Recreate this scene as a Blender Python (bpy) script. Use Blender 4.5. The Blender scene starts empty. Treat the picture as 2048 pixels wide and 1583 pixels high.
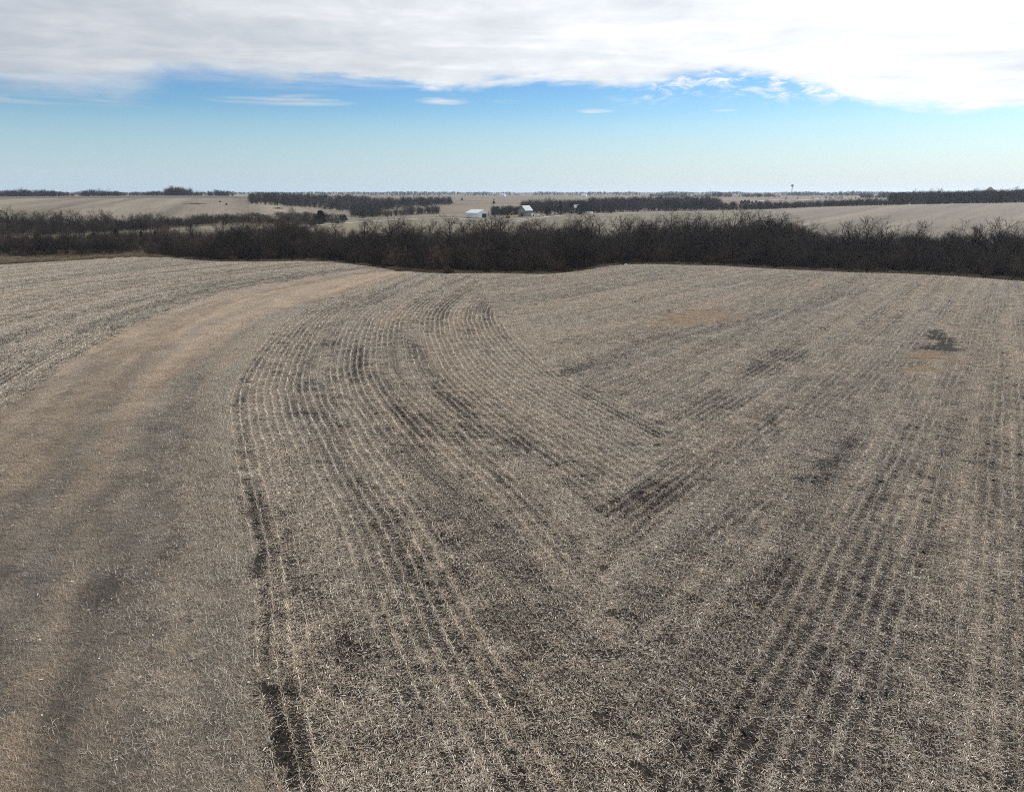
import bpy, math, random
import numpy as np
from mathutils import Vector, Matrix

# ---------------------------------------------------------------- camera, sky, sun, exposure
C = bpy.context.scene
COL = C.collection
F = 1460.0                       # focal length in photograph pixels (2048 wide)
P = math.atan((791.5 - 384) / F)  # the camera looks down by this angle
H = 20.0                         # height of the camera above the field
cam_d = bpy.data.cameras.new('camera'); cam = bpy.data.objects.new('camera', cam_d); COL.objects.link(cam)
cam_d.sensor_width = 36.0; cam_d.lens = 36.0 * F / 2048.0
cam_d.clip_start = 0.5; cam_d.clip_end = 40000
cam.location = (0, 0, H); cam.rotation_euler = (math.pi / 2 - P, 0, 0)
C.camera = cam
C.view_settings.view_transform = 'Standard'; C.view_settings.look = 'None'
C.view_settings.gamma = 1.0; C.view_settings.use_curve_mapping = False
C.view_settings.exposure = 0.0
C.cycles.use_denoising = False; C.cycles.pixel_filter_type = 'BLACKMAN_HARRIS'; C.cycles.filter_width = 1.0
C.cycles.max_bounces = 6; C.cycles.transparent_max_bounces = 8
C.cycles.volume_bounces = 0

SUN_AZ, SUN_EL = math.radians(48), math.radians(33)
sv = Vector((math.sin(SUN_AZ) * math.cos(SUN_EL), math.cos(SUN_AZ) * math.cos(SUN_EL), math.sin(SUN_EL)))
sd = bpy.data.lights.new('sun', 'SUN'); sun = bpy.data.objects.new('sun', sd); COL.objects.link(sun)
sd.energy = 4.6; sd.angle = math.radians(0.6); sd.color = (1.0, 0.965, 0.92)
sun.rotation_euler = (-sv).to_track_quat('-Z', 'Y').to_euler()

W = bpy.data.worlds.new('World'); C.world = W; W.use_nodes = True
nt = W.node_tree; N = nt.nodes; L = nt.links
for n in list(N): N.remove(n)

def nd(t, tree=None, **kw):
    n = (tree or nt).nodes.new(t)
    for k, v in kw.items():
        if k.startswith('i_'):
            n.inputs[k[2:]].default_value = v
        else: setattr(n, k, v)
    return n
def mth(tree, op, a, b=None, c=None, clamp=False):
    n = tree.nodes.new('ShaderNodeMath'); n.operation = op; n.use_clamp = clamp
    for i, v in enumerate((a, b, c)):
        if v is None: continue
        if isinstance(v, (int, float)): n.inputs[i].default_value = v
        else: tree.links.new(v, n.inputs[i])
    return n.outputs[0]
def mixc(tree, f, a, b, mode='MIX'):
    n = tree.nodes.new('ShaderNodeMix'); n.data_type = 'RGBA'; n.blend_type = mode
    for s, v in ((n.inputs[0], f), (n.inputs[6], a), (n.inputs[7], b)):
        if isinstance(v, (int, float)): s.default_value = v
        elif isinstance(v, tuple): s.default_value = v if len(v) == 4 else v + (1,)
        else: tree.links.new(v, s)
    return n.outputs[2]
def ramp(tree, fac, stops, interp='LINEAR'):
    n = tree.nodes.new('ShaderNodeValToRGB'); n.color_ramp.interpolation = interp
    e = n.color_ramp.elements
    while len(e) < len(stops): e.new(0.5)
    for q, (p, c) in zip(e, stops):
        q.position = p; q.color = c if isinstance(c, tuple) and len(c) == 4 else ((c,) * 3 + (1,) if not isinstance(c, tuple) else c + (1,))
    tree.links.new(fac, n.inputs[0]); return n.outputs[0]
def noise(tree, vec, scale, detail=4, rough=0.55, dist=0.0, dims='3D'):
    n = tree.nodes.new('ShaderNodeTexNoise'); n.noise_dimensions = dims
    n.inputs['Scale'].default_value = scale; n.inputs['Detail'].default_value = detail
    n.inputs['Roughness'].default_value = rough; n.inputs['Distortion'].default_value = dist
    if vec is not None: tree.links.new(vec, n.inputs['Vector'])
    return n.outputs['Fac']
def maprange(tree, v, a, b, c=0.0, d=1.0, smooth=True):
    n = tree.nodes.new('ShaderNodeMapRange'); n.interpolation_type = 'SMOOTHSTEP' if smooth else 'LINEAR'
    for i, q in ((1, a), (2, b), (3, c), (4, d)):
        if isinstance(q, (int, float)): n.inputs[i].default_value = q
        else: tree.links.new(q, n.inputs[i])
    tree.links.new(v, n.inputs[0]); return n.outputs[0]

def ray(px, py):
    x = (px - 1024) / F; y = -(py - 791.5) / F
    return (x, math.cos(P) + y * math.sin(P), -math.sin(P) + y * math.cos(P))
def tane(px, row):
    r = ray(px, row); return r[2] / math.hypot(r[0], r[1])
def azi(px, row=430):
    r = ray(px, row); return math.atan2(r[0], r[1])
sky = nd('ShaderNodeTexSky'); sky.sky_type = 'NISHITA'; sky.sun_disc = False
sky.sun_elevation = SUN_EL; sky.sun_rotation = SUN_AZ
sky.altitude = 300; sky.air_density = 1.0; sky.dust_density = 0.6; sky.ozone_density = 2.0
tc = nd('ShaderNodeTexCoord')
sep = nd('ShaderNodeSeparateXYZ'); L.new(tc.outputs['Generated'], sep.inputs[0])
X, Y, Z = sep.outputs
hyp = mth(nt, 'SQRT', mth(nt, 'ADD', mth(nt, 'MULTIPLY', X, X), mth(nt, 'MULTIPLY', Y, Y)))
te = mth(nt, 'DIVIDE', Z, hyp)                                  # tangent of the elevation
az = mth(nt, 'ARCTAN2', X, Y)                                   # azimuth from straight ahead
zc = mth(nt, 'MAXIMUM', Z, 0.012)
pl = nd('ShaderNodeCombineXYZ')                                 # position on a flat cloud deck
L.new(mth(nt, 'DIVIDE', X, zc), pl.inputs[0]); L.new(mth(nt, 'DIVIDE', Y, zc), pl.inputs[1])
pv = pl.outputs[0]
dr = nd('ShaderNodeCombineXYZ')                                 # azimuth / elevation, for the thin fringe
L.new(mth(nt, 'MULTIPLY', az, 1.0), dr.inputs[0]); L.new(mth(nt, 'MULTIPLY', te, 3.2), dr.inputs[1])
dv = dr.outputs[0]
fc = nd('ShaderNodeFloatCurve')                                 # lower rim of the cloud sheet (tan elevation * 4) by azimuth
azn = mth(nt, 'MULTIPLY_ADD', az, 0.5 / 0.8, 0.5, clamp=True)
L.new(azn, fc.inputs['Value'])
rim = [(-500, 145), (-200, 150), (0, 155), (130, 152), (220, 158), (300, 150), (380, 138), (450, 142), (540, 150), (640, 147), (700, 150), (760, 158), (850, 166), (930, 165), (1000, 161), (1060, 160), (1150, 168), (1250, 172), (1320, 155), (1380, 138), (1450, 130), (1530, 136), (1600, 160), (1700, 182), (1800, 195), (1900, 205), (2048, 218), (2400, 235)]
rim = [(azi(px, rw), tane(px, rw)) for px, rw in rim]; rim = [q for q in rim if abs(q[0]) < .8]
cv = fc.mapping.curves[0]
while len(cv.points) < len(rim): cv.points.new(0.5, 0.5)
for p, (a, e) in zip(cv.points, rim): p.location = (0.5 + a * 0.5 / 0.8, e * 4)
fc.mapping.update()
edge = mth(nt, 'MULTIPLY', fc.outputs[0], 0.25)
n1 = noise(nt, dv, 5.0, 6, 0.6, 0.4); n2 = noise(nt, dv, 22.0, 5, 0.62, 0.3)
wob = mth(nt, 'ADD', mth(nt, 'MULTIPLY_ADD', n1, 0.050, -0.025), mth(nt, 'MULTIPLY_ADD', n2, 0.024, -0.012))
dd = mth(nt, 'SUBTRACT', mth(nt, 'ADD', te, wob), edge)
soft_w = maprange(nt, az, -0.1, -0.45, 0.016, 0.042)
a_sheet = maprange(nt, mth(nt, 'DIVIDE', mth(nt, 'ADD', dd, mth(nt, 'MULTIPLY', soft_w, 0.62)), soft_w), 0.0, 1.0)
# broken fringe under the sheet, right of centre
fr = noise(nt, dv, 30.0, 6, 0.7, 0.6)
frb = mth(nt, 'MULTIPLY', mth(nt, 'MULTIPLY', maprange(nt, dd, -0.055, -0.008), maprange(nt, az, 0.10, 0.22)), maprange(nt, te, 0.092, 0.115))
a_fr = mth(nt, 'MULTIPLY', maprange(nt, fr, 0.44, 0.66), frb)
# wisps: thin streaks lower down on the left
wm = nd('ShaderNodeMapping'); wm.inputs['Scale'].default_value = (9, 46, 1); L.new(dv, wm.inputs['Vector'])
wn = noise(nt, wm.outputs[0], 1.0, 5, 0.62, 0.2)
wb = mth(nt, 'MULTIPLY', maprange(nt, te, 0.100, 0.125), maprange(nt, te, 0.150, 0.130))
def blob(a0, t0, wa, wt, s):
    q = mth(nt, 'ADD', mth(nt, 'POWER', mth(nt, 'ABSOLUTE', mth(nt, 'DIVIDE', mth(nt, 'SUBTRACT', az, a0), wa)), 2.0),
            mth(nt, 'POWER', mth(nt, 'ABSOLUTE', mth(nt, 'DIVIDE', mth(nt, 'SUBTRACT', te, t0), wt)), 2.0))
    return mth(nt, 'MULTIPLY', mth(nt, 'SUBTRACT', 1.0, q, clamp=True), s)
WL = [(90, 200, 190, 9, .8), (560, 203, 150, 9, .75), (610, 197, 70, 9, .9), (885, 202, 60, 9, .8), (1010, 203, 40, 4, .5), (1190, 222, 42, 5, .8), (1450, 221, 30, 3, .3), (560, 160, 300, 20, .45), (870, 172, 110, 6, .4)]
wis = None
for (px, rw, wx_, wr, s_) in WL:
    bb_ = blob(azi(px, rw), tane(px, rw), wx_ / 1560.0, wr / 1560.0, s_); wis = bb_ if wis is None else mth(nt, 'MAXIMUM', wis, bb_)
a_w = mth(nt, 'MULTIPLY', wis, maprange(nt, wn, 0.34, 0.62))
alpha = mth(nt, 'MAXIMUM', mth(nt, 'MAXIMUM', a_sheet, a_fr), a_w)
# brightness of the cloud: grey away from the sun, white towards it, ribs in the deck
dotn = nd('ShaderNodeVectorMath', operation='DOT_PRODUCT'); L.new(tc.outputs['Generated'], dotn.inputs[0]); dotn.inputs[1].default_value = sv
glow = maprange(nt, dotn.outputs['Value'], 0.22, 0.95)
rm = nd('ShaderNodeMapping'); rm.inputs['Rotation'].default_value = (0, 0, math.radians(24)); rm.inputs['Scale'].default_value = (0.55, 0.95, 1); L.new(pv, rm.inputs['Vector'])
rib = noise(nt, rm.outputs[0], 1.3, 6, 0.6, 0.5); soft = noise(nt, pv, 0.55, 5, 0.6)
lump = noise(nt, dv, 9.0, 6, 0.62, 0.5)
sh = mth(nt, 'ADD', mth(nt, 'ADD', mth(nt, 'MULTIPLY', rib, 0.38), mth(nt, 'MULTIPLY', soft, 0.3)), mth(nt, 'MULTIPLY', lump, 0.32))
ccol = ramp(nt, sh, [(0.38, (5.6, 6.0, 6.5)), (0.5, (7.0, 7.25, 7.6)), (0.62, (8.8, 8.85, 9.0))])
ccol = mixc(nt, glow, mixc(nt, 1.0, ccol, (0.80, 0.83, 0.87), 'MULTIPLY'), mixc(nt, 1.0, ccol, (1.48, 1.47, 1.45), 'MULTIPLY'))
# clear air: the Sky Texture, a little cooler towards the horizon haze
skc = nd('ShaderNodeHueSaturation'); L.new(sky.outputs[0], skc.inputs['Color'])
skc.inputs['Saturation'].default_value = 1.22; skc.inputs['Value'].default_value = 1.0
skt = mixc(nt, 1.0, skc.outputs[0], ramp(nt, te, [(0.0, (0.80, 0.98, 1.15)), (0.08, (0.66, 0.94, 1.14)), (0.125, (0.52, 0.84, 1.13)), (0.18, (0.48, 0.78, 1.13)), (0.5, (0.8, 0.9, 1.1))]), 'MULTIPLY')
low = ramp(nt, te, [(0.0, 0.92), (0.045, 0.56), (0.10, 0.12), (0.17, 0.0)])
hz = mixc(nt, glow, (5.4, 6.9, 8.0), (7.3, 8.2, 8.9))
skt = mixc(nt, low, skt, hz)
final = mixc(nt, alpha, skt, ccol)
bg = nd('ShaderNodeBackground'); bg.inputs['Strength'].default_value = 0.10
L.new(final, bg.inputs['Color'])
wo = nd('ShaderNodeOutputWorld'); L.new(bg.outputs[0], wo.inputs['Surface'])

# ---------------------------------------------------------------- helpers
rnd = random.Random(7); rs = np.random.RandomState(11)
def gp(px, py, z=0):
    r = ray(px, py); t = (H - z) / -r[2]; return (r[0] * t, r[1] * t)
def ss(a, b, x):
    t = np.clip((x - a) / (b - a), 0, 1); return t * t * (3 - 2 * t)
_tab = rs.rand(256, 256)
def vn(x, y):
    x = np.asarray(x, float); y = np.asarray(y, float)
    xi = np.floor(x).astype(int); yi = np.floor(y).astype(int); fx = x - xi; fy = y - yi
    fx = fx * fx * (3 - 2 * fx); fy = fy * fy * (3 - 2 * fy)
    g = lambda i, j: _tab[(xi + i) & 255, (yi + j) & 255]
    return (g(0, 0) * (1 - fx) + g(1, 0) * fx) * (1 - fy) + (g(0, 1) * (1 - fx) + g(1, 1) * fx) * fy
def fbm(x, y, o=4):
    s = 0; a = 1; t = 0
    for k in range(o):
        s = s + a * vn(x * 2 ** k + 17.3 * k, y * 2 ** k + 9.1 * k); t += a; a *= 0.55
    return s / t

def tag(o, label, cat, group=None, kind=None):
    o['label'] = label; o['category'] = cat
    if group: o['group'] = group
    if kind: o['kind'] = kind
    return o
def empty(name, loc, rz=0.0, scale=1.0):
    o = bpy.data.objects.new(name, None); COL.objects.link(o); o.location = loc
    o.rotation_euler = (0, 0, rz); o.scale = (scale,) * 3; o.empty_display_size = 0.5
    return o
def mesh_np(name, V, Fc, mats, parent=None, midx=None, smooth=False, link=True, loops=4):
    me = bpy.data.meshes.new(name)
    V = np.asarray(V, np.float32)
    if isinstance(Fc, np.ndarray):
        n = len(Fc); k = Fc.shape[1]
        me.vertices.add(len(V)); me.vertices.foreach_set('co', V.ravel())
        me.loops.add(n * k); me.loops.foreach_set('vertex_index', Fc.astype(np.int32).ravel())
        me.polygons.add(n); me.polygons.foreach_set('loop_start', np.arange(0, n * k, k, dtype=np.int32))
        me.update(calc_edges=True)
    else:
        me.from_pydata([tuple(map(float, v)) for v in V], [], Fc); me.update()
    for m in (mats if isinstance(mats, (list, tuple)) else [mats]): me.materials.append(m)
    if midx is not None: me.polygons.foreach_set('material_index', np.asarray(midx, np.int32))
    if smooth: me.polygons.foreach_set('use_smooth', np.ones(len(me.polygons), bool))
    o = bpy.data.objects.new(name, me)
    if link: COL.objects.link(o)
    if parent: o.parent = parent
    return o
def set_attr(me, name, data, typ='FLOAT', dom='POINT'):
    a = me.attributes.new(name, typ, dom)
    a.data.foreach_set({'FLOAT': 'value', 'INT': 'value', 'FLOAT_COLOR': 'color', 'FLOAT_VECTOR': 'vector'}[typ], np.asarray(data).ravel())

class MB:
    def __init__(s): s.v = []; s.f = []; s.m = []
    def add(s, v, f, m=0):
        b = len(s.v); s.v += [tuple(q) for q in v]; s.f += [[b + i for i in q] for q in f]; s.m += [m] * len(f)
    def box(s, x0, x1, y0, y1, z0, z1, m=0, M=None):
        v = [(x, y, z) for z in (z0, z1) for y in (y0, y1) for x in (x0, x1)]
        if M: v = [tuple(M @ Vector(q)) for q in v]
        s.add(v, [(0, 2, 3, 1), (4, 5, 7, 6), (0, 1, 5, 4), (2, 6, 7, 3), (0, 4, 6, 2), (1, 3, 7, 5)], m)
    def prism(s, pts, y0, y1, m=0):                    # outline in x-z pulled along y
        n = len(pts); v = [(x, y0, z) for x, z in pts] + [(x, y1, z) for x, z in pts]
        s.add(v, [tuple(range(n)), tuple(reversed(range(n, 2 * n)))] + [(i, i + n, (i + 1) % n + n, (i + 1) % n) for i in range(n)], m)
    def tube(s, pts, rad, k=6, m=0, cap=True):
        rings = []; pts = [Vector(p) for p in pts]
        u = None
        for i, p in enumerate(pts):
            d = (pts[min(i + 1, len(pts) - 1)] - pts[max(i - 1, 0)]).normalized()
            if u is None: u = d.orthogonal().normalized()
            u = (u - d * u.dot(d)).normalized(); w = d.cross(u); r = rad[i] if isinstance(rad, (list, tuple)) else rad
            rings.append([p + (u * math.cos(a) + w * math.sin(a)) * r for a in [2 * math.pi * j / k for j in range(k)]])
        v = [q for R in rings for q in R]; f = []
        for i in range(len(rings) - 1):
            for j in range(k):
                a = i * k + j; b = i * k + (j + 1) % k; f.append((a, b, b + k, a + k))
        if cap: f += [tuple(reversed(range(k))), tuple(range(len(v) - k, len(v)))]
        s.add(v, f, m)
    def lathe(s, prof, k=16, m=0, c=(0, 0)):
        v = []; f = []
        for r, z in prof: v += [(c[0] + r * math.cos(2 * math.pi * j / k), c[1] + r * math.sin(2 * math.pi * j / k), z) for j in range(k)]
        for i in range(len(prof) - 1):
            for j in range(k): a = i * k + j; b = i * k + (j + 1) % k; f.append((a, b, b + k, a + k))
        s.add(v, f, m)
    def build(s, name, mat, parent=None, smooth=False, link=True):
        return mesh_np(name, s.v, s.f, mat, parent, s.m, smooth, link)

# ---------------------------------------------------------------- materials
def mat(name, col, rough=0.8, var=0.25, scale=3.0, metal=0.0, spec=0.3, trans=0.0):
    m = bpy.data.materials.new(name); m.use_nodes = True; t = m.node_tree
    b = t.nodes['Principled BSDF']; b.inputs['Roughness'].default_value = rough; b.inputs['Metallic'].default_value = metal
    b.inputs['Specular IOR Level'].default_value = spec
    g = t.nodes.new('ShaderNodeNewGeometry'); n = noise(t, g.outputs['Position'], scale, 4, 0.6)
    c = ramp(t, n, [(0.3, tuple(x * (1 - var) for x in col)), (0.7, tuple(min(1, x * (1 + var)) for x in col))])
    if 'twig' in name or 'cedar' in name or name == 'bark':      # every tree a little different
        oi = t.nodes.new('ShaderNodeObjectInfo')
        c = mixc(t, 1.0, c, ramp(t, oi.outputs['Random'], [(0.0, (.45, .46, .50)), (0.4, (.8, .79, .8)), (0.75, (1.3, 1.2, 1.1)), (1.0, (2.4, 2.1, 1.8))]), 'MULTIPLY')
    t.links.new(c, b.inputs['Base Color'])
    return m
M_bark = mat('bark', (0.026, 0.023, 0.021), 0.95, 0.35, 0.8, spec=0.08)
M_twig = mat('twigs', (0.046, 0.038, 0.033), 0.95, 0.45, 0.05, spec=0.05)
M_twig_red = mat('brush_twigs', (0.050, 0.038, 0.031), 0.95, 0.4, 0.12, spec=0.05)
M_twig_far = mat('far_twigs', (0.042, 0.037, 0.036), 0.95, 0.35, 0.02, spec=0.05)
M_cedar = mat('cedar_leaves', (0.022, 0.027, 0.018), 0.9, 0.5, 0.7, spec=0.1)
M_weed = mat('dry_weeds', (0.20, 0.155, 0.105), 0.9, 0.45, 0.15, spec=0.1)
M_white = mat('white_metal', (0.74, 0.77, 0.78), 0.55, 0.05, 0.6)
M_roofw = mat('pale_roof_metal', (0.66, 0.70, 0.72), 0.45, 0.07, 0.5)
M_roofg = mat('grey_roof_metal', (0.19, 0.225, 0.25), 0.4, 0.12, 0.8)
M_board = mat('weathered_boards', (0.20, 0.19, 0.175), 0.85, 0.25, 1.2)
M_beige = mat('beige_boards', (0.42, 0.39, 0.33), 0.8, 0.12, 1.0)
M_dark = mat('dark_opening', (0.02, 0.02, 0.022), 0.7, 0.2)
M_glass = mat('window_glass', (0.03, 0.035, 0.04), 0.12, 0.1, spec=0.6)
M_tan = mat('tan_machine_paint', (0.42, 0.24, 0.10), 0.5, 0.15)
M_rubber = mat('rubber', (0.02, 0.02, 0.02), 0.9, 0.2)
M_pole = mat('pole_wood', (0.16, 0.13, 0.10), 0.9, 0.25)
M_steel = mat('steel', (0.30, 0.32, 0.34), 0.4, 0.1, metal=0.6)
M_tower = mat('tower_paint', (0.10, 0.13, 0.15), 0.6, 0.1)
M_carw = mat('white_paint', (0.72, 0.73, 0.74), 0.3, 0.03, spec=0.5)
M_carg = mat('silver_paint', (0.40, 0.42, 0.45), 0.3, 0.05, spec=0.5)
M_hay = mat('bale_straw', (0.10, 0.075, 0.05), 0.95, 0.3)
M_gravel = mat('gravel', (0.30, 0.28, 0.255), 0.95, 0.18, 0.6)

def piece_mat(name, sub=0.0):
    m = bpy.data.materials.new(name); m.use_nodes = True; t = m.node_tree
    b = t.nodes['Principled BSDF']; b.inputs['Roughness'].default_value = 0.75; b.inputs['Specular IOR Level'].default_value = 0.25
    a = t.nodes.new('ShaderNodeAttribute'); a.attribute_name = 'pc'
    q = t.nodes.new('ShaderNodeAttribute'); q.attribute_name = 'tint'; q.attribute_type = 'INSTANCER'
    c = mixc(t, 1.0, a.outputs['Color'], q.outputs['Color'], 'MULTIPLY')
    t.links.new(c, b.inputs['Base Color'])
    tr = t.nodes.new('ShaderNodeBsdfTranslucent'); t.links.new(c, tr.inputs['Color'])
    mx = t.nodes.new('ShaderNodeMixShader'); mx.inputs[0].default_value = sub
    t.links.new(b.outputs[0], mx.inputs[1]); t.links.new(tr.outputs[0], mx.inputs[2])
    t.links.new(mx.outputs[0], t.nodes['Material Output'].inputs['Surface'])
    return m
M_residue = piece_mat('corn_residue', 0.22)
M_grass = piece_mat('dry_grass', 0.25)

# ground: colour painted per vertex for what grows there, with fine soil and litter grain
def ground_mat():
    m = bpy.data.materials.new('ground'); m.use_nodes = True; t = m.node_tree
    b = t.nodes['Principled BSDF']; b.inputs['Roughness'].default_value = 0.95; b.inputs['Specular IOR Level'].default_value = 0.1
    a = t.nodes.new('ShaderNodeAttribute'); a.attribute_name = 'gc'
    k = t.nodes.new('ShaderNodeAttribute'); k.attribute_name = 'rowc'      # row coordinates (across, along), fade
    g = t.nodes.new('ShaderNodeNewGeometry'); pos = g.outputs['Position']
    f1 = noise(t, pos, 14.0, 7, 0.82); f2 = noise(t, pos, 0.9, 5, 0.6); f3 = noise(t, pos, 0.12, 4, 0.6)
    s = mth(t, 'ADD', mth(t, 'MULTIPLY_ADD', f1, 2.2, -1.1), mth(t, 'ADD', mth(t, 'MULTIPLY_ADD', f2, 0.7, -0.35), mth(t, 'MULTIPLY_ADD', f3, 0.5, -0.25)))
    s = mth(t, 'ADD', s, 1.0)
    sx = t.nodes.new('ShaderNodeSeparateXYZ'); t.links.new(k.outputs['Vector'], sx.inputs[0])
    mp = t.nodes.new('ShaderNodeCombineXYZ')
    t.links.new(mth(t, 'MULTIPLY', sx.outputs[0], 1.0), mp.inputs[0]); t.links.new(mth(t, 'MULTIPLY', sx.outputs[1], 0.05), mp.inputs[1])
    st = noise(t, mp.outputs[0], 0.8, 5, 0.65)
    s = mth(t, 'ADD', s, mth(t, 'MULTIPLY', mth(t, 'MULTIPLY_ADD', st, 1.3, -0.65), sx.outputs[2]))
    vm = t.nodes.new('ShaderNodeVectorMath'); vm.operation = 'SCALE'
    t.links.new(a.outputs['Color'], vm.inputs[0]); t.links.new(s, vm.inputs['Scale'])
    t.links.new(vm.outputs[0], b.inputs['Base Color'])
    bp = t.nodes.new('ShaderNodeBump'); bp.inputs['Strength'].default_value = 1.0; bp.inputs['Distance'].default_value = 0.16
    t.links.new(f1, bp.inputs['Height']); t.links.new(bp.outputs[0], b.inputs['Normal'])
    return m
M_ground = ground_mat()

# ---------------------------------------------------------------- the lie of the land
EDGE = [(-400, 540), (0, 527), (130, 520), (250, 511), (330, 510), (420, 521), (512, 522), (560, 520), (660, 520), (770, 535), (855, 544), (1024, 545), (1100, 547), (1160, 540),
        (1220, 528), (1300, 526), (1450, 530), (1536, 535), (1700, 543), (1800, 545), (1900, 549), (2048, 560), (2400, 590)]
E_az = np.array([azi(px, rw) for px, rw in EDGE]); E_r = np.array([math.hypot(*gp(px, rw)) for px, rw in EDGE])
def r_edge(a): return np.interp(a, E_az, E_r)
# profile beyond the field: per column of the view, rows at which the land shows at each distance ('z' = hidden, plain height)
RAD = [300, 350, 400, 450, 560, 640, 700, 800, 1000, 1150, 1400, 1900, 3000, 5000, 9000]
z_ = lambda v: ('z', v)
PROF = {
 -500: [z_(-3), 514, z_(-4), 478, z_(-4), 443, 434, 418, 404, 398, 393, z_(8), z_(8), z_(11), z_(13)],
 0:    [z_(-3), 514, z_(-4), 478, z_(-4), 443, 434, 418, 404, 398, 393, z_(8), z_(8), z_(11), z_(13)],
 150:  [z_(-4), 510, z_(-5), 470, z_(-5), 443, 434, 418, 403, 397, 392, z_(8), z_(8), z_(11), z_(13)],
 300:  [z_(-5), 500, 480, 461, z_(-4), 443, 433, 418, 403, 397, 391, z_(8), z_(8), z_(11), z_(13)],
 450:  [z_(-5), z_(-5), z_(-4), 452, 446, 437, 428, 414, 402, 397, 391, z_(8), z_(8), z_(11), z_(13)],
 600:  [z_(-4), z_(-5), z_(-4), 462, 448, 434, 426, 417, 409, 402, 396, z_(6), z_(8), z_(11), z_(13)],
 700:  [z_(-4), z_(-5), z_(-4), 464, 449, 441, 436, 430, 418, 410, 401, z_(3), z_(6), z_(11), z_(13)],
 790:  [z_(-4), z_(-5), z_(-4), 460, 445, 439, 433, 423, 412, 405, 401, z_(3), z_(6), z_(11), z_(13)],
 900:  [z_(-4), z_(-4), z_(-2), 458, 445, 437, 430, 420, 409, 405, 400, z_(3), z_(6), z_(11), z_(13)],
 1024: [z_(-3), z_(-3), z_(-2), 458, 444, 436, 430, 422, 411, 406, 400, z_(3), z_(6), z_(11), z_(13)],
 1160: [z_(-3), z_(-3), z_(-2), 456, 441, 431, 427, 422, 412, 407, 402, z_(3), z_(6), z_(11), z_(13)],
 1300: [z_(-3), z_(-3), z_(-2), 454, 440, 430, 425, 421, 412, 406, 397, z_(7), z_(8), z_(11), z_(13)],
 1450: [z_(-3), z_(-3), z_(-2), 452, 438, 428, 423, 419, 411, 404, 397, z_(8), z_(9), z_(11), z_(13)],
 1540: [z_(-2), z_(-2), 458, 448, 432, 422, 418, 419, 410, 404, 398, z_(8), z_(8), z_(11), z_(13)],
 1650: [z_(-1), z_(-1), 455, 446, 428, 418, 413, 414, 408, 403, 398, z_(8), z_(8), z_(11), z_(13)],
 1800: [z_(0), z_(0), 452, 443, 423, 413, 409, 411, 405, 401, 396, z_(8), z_(8), z_(11), z_(13)],
 1950: [z_(0), z_(1), 447, 438, 419, 410, 406, 408, 403, 399, 394, z_(8), z_(8), z_(11), z_(13)],
 2100: [z_(0), z_(2), 442, 434, 415, 407, 404, 406, 401, 397, 393, z_(8), z_(8), z_(11), z_(13)],
 2600: [z_(0), z_(3), 440, 432, 413, 406, 404, 406, 401, 397, 393, z_(8), z_(8), z_(11), z_(13)]}
C_az = np.array([azi(px) for px in PROF]); CZ = np.array([[ (v[1] if isinstance(v, tuple) else H + r * tane(px, v)) for r, v in zip(RAD, row)] for px, row in PROF.items()])
NA, NR = 241, 200
gaz = np.linspace(-1.0, 1.0, NA); glr = np.linspace(math.log(90), math.log(9500), NR)
T = np.zeros((NA, NR))
for i, a in enumerate(gaz):
    zc_ = [np.interp(a, C_az, CZ[:, j]) for j in range(len(RAD))]
    re = float(r_edge(a))
    T[i] = np.interp(np.exp(glr), [0, re - 3, re + 14, re + 32] + RAD[1:], [0, 0, -1.6, zc_[0]] + zc_[1:])
for _ in range(2): T[:, 1:-1] = (T[:, :-2] + 2 * T[:, 1:-1] + T[:, 2:]) / 4
for _ in range(10): T[1:-1] = (T[:-2] + 2 * T[1:-1] + T[2:]) / 4
def zt(x, y):
    x = np.asarray(x, float); y = np.asarray(y, float)
    r = np.hypot(x, y); a = np.clip(np.arctan2(x, y), -1, 1)
    fi = (a + 1) / 2 * (NA - 1); i = np.clip(fi.astype(int), 0, NA - 2); fi = fi - i
    fj = (np.log(np.clip(r, 91, 9400)) - glr[0]) / (glr[1] - glr[0]); j = np.clip(fj.astype(int), 0, NR - 2); fj = fj - j
    z = (T[i, j] * (1 - fi) + T[i + 1, j] * fi) * (1 - fj) + (T[i, j + 1] * (1 - fi) + T[i + 1, j + 1] * fi) * fj
    back = ss(0.2, -0.2, y / np.maximum(r, 1))
    z = z * (1 - back * ss(100, 300, r))
    z = z + (fbm(x / 260, y / 260, 3) - 0.5) * 3.0 * ss(900, 2500, r) * ss(12000, 7000, r)
    return z
def pt(px, r, row=430):                        # a point on the land in the direction of photo column px at distance r
    a = azi(px, row); x, y = r * math.sin(a), r * math.cos(a)
    return Vector((x, y, float(zt(x, y))))

# field geometry: grassed waterway between two guide curves; rows of stubble follow the guides
def spline(P_):
    P_ = np.array(P_, float); out = []
    Q = np.vstack([2 * P_[0] - P_[1], P_, 2 * P_[-1] - P_[-2]])
    for i in range(1, len(Q) - 2):
        t = np.linspace(0, 1, 60, endpoint=False)[:, None]
        a, b, c, d = Q[i - 1], Q[i], Q[i + 1], Q[i + 2]
        out.append(0.5 * ((2 * b) + (-a + c) * t + (2 * a - 5 * b + 4 * c - d) * t ** 2 + (-a + 3 * b - 3 * c + d) * t ** 3))
    o = np.vstack(out + [P_[-1:]]); s = np.r_[0, np.cumsum(np.hypot(*np.diff(o, axis=0).T))]
    n = int(s[-1] / 0.5); q = np.linspace(0, s[-1], n)
    o = np.c_[np.interp(q, s, o[:, 0]), np.interp(q, s, o[:, 1])]
    for _ in range(12): o[1:-1] = (o[:-2] + 2 * o[1:-1] + o[2:]) / 4
    return o
GL = spline([(-26, -10), (-36, 20), (-42, 42), (-47.7, 65), (-54, 88.1), (-58.7, 117.4), (-57.9, 147.2), (-50, 173.3), (-37.8, 196.2), (-22, 218)])
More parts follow.
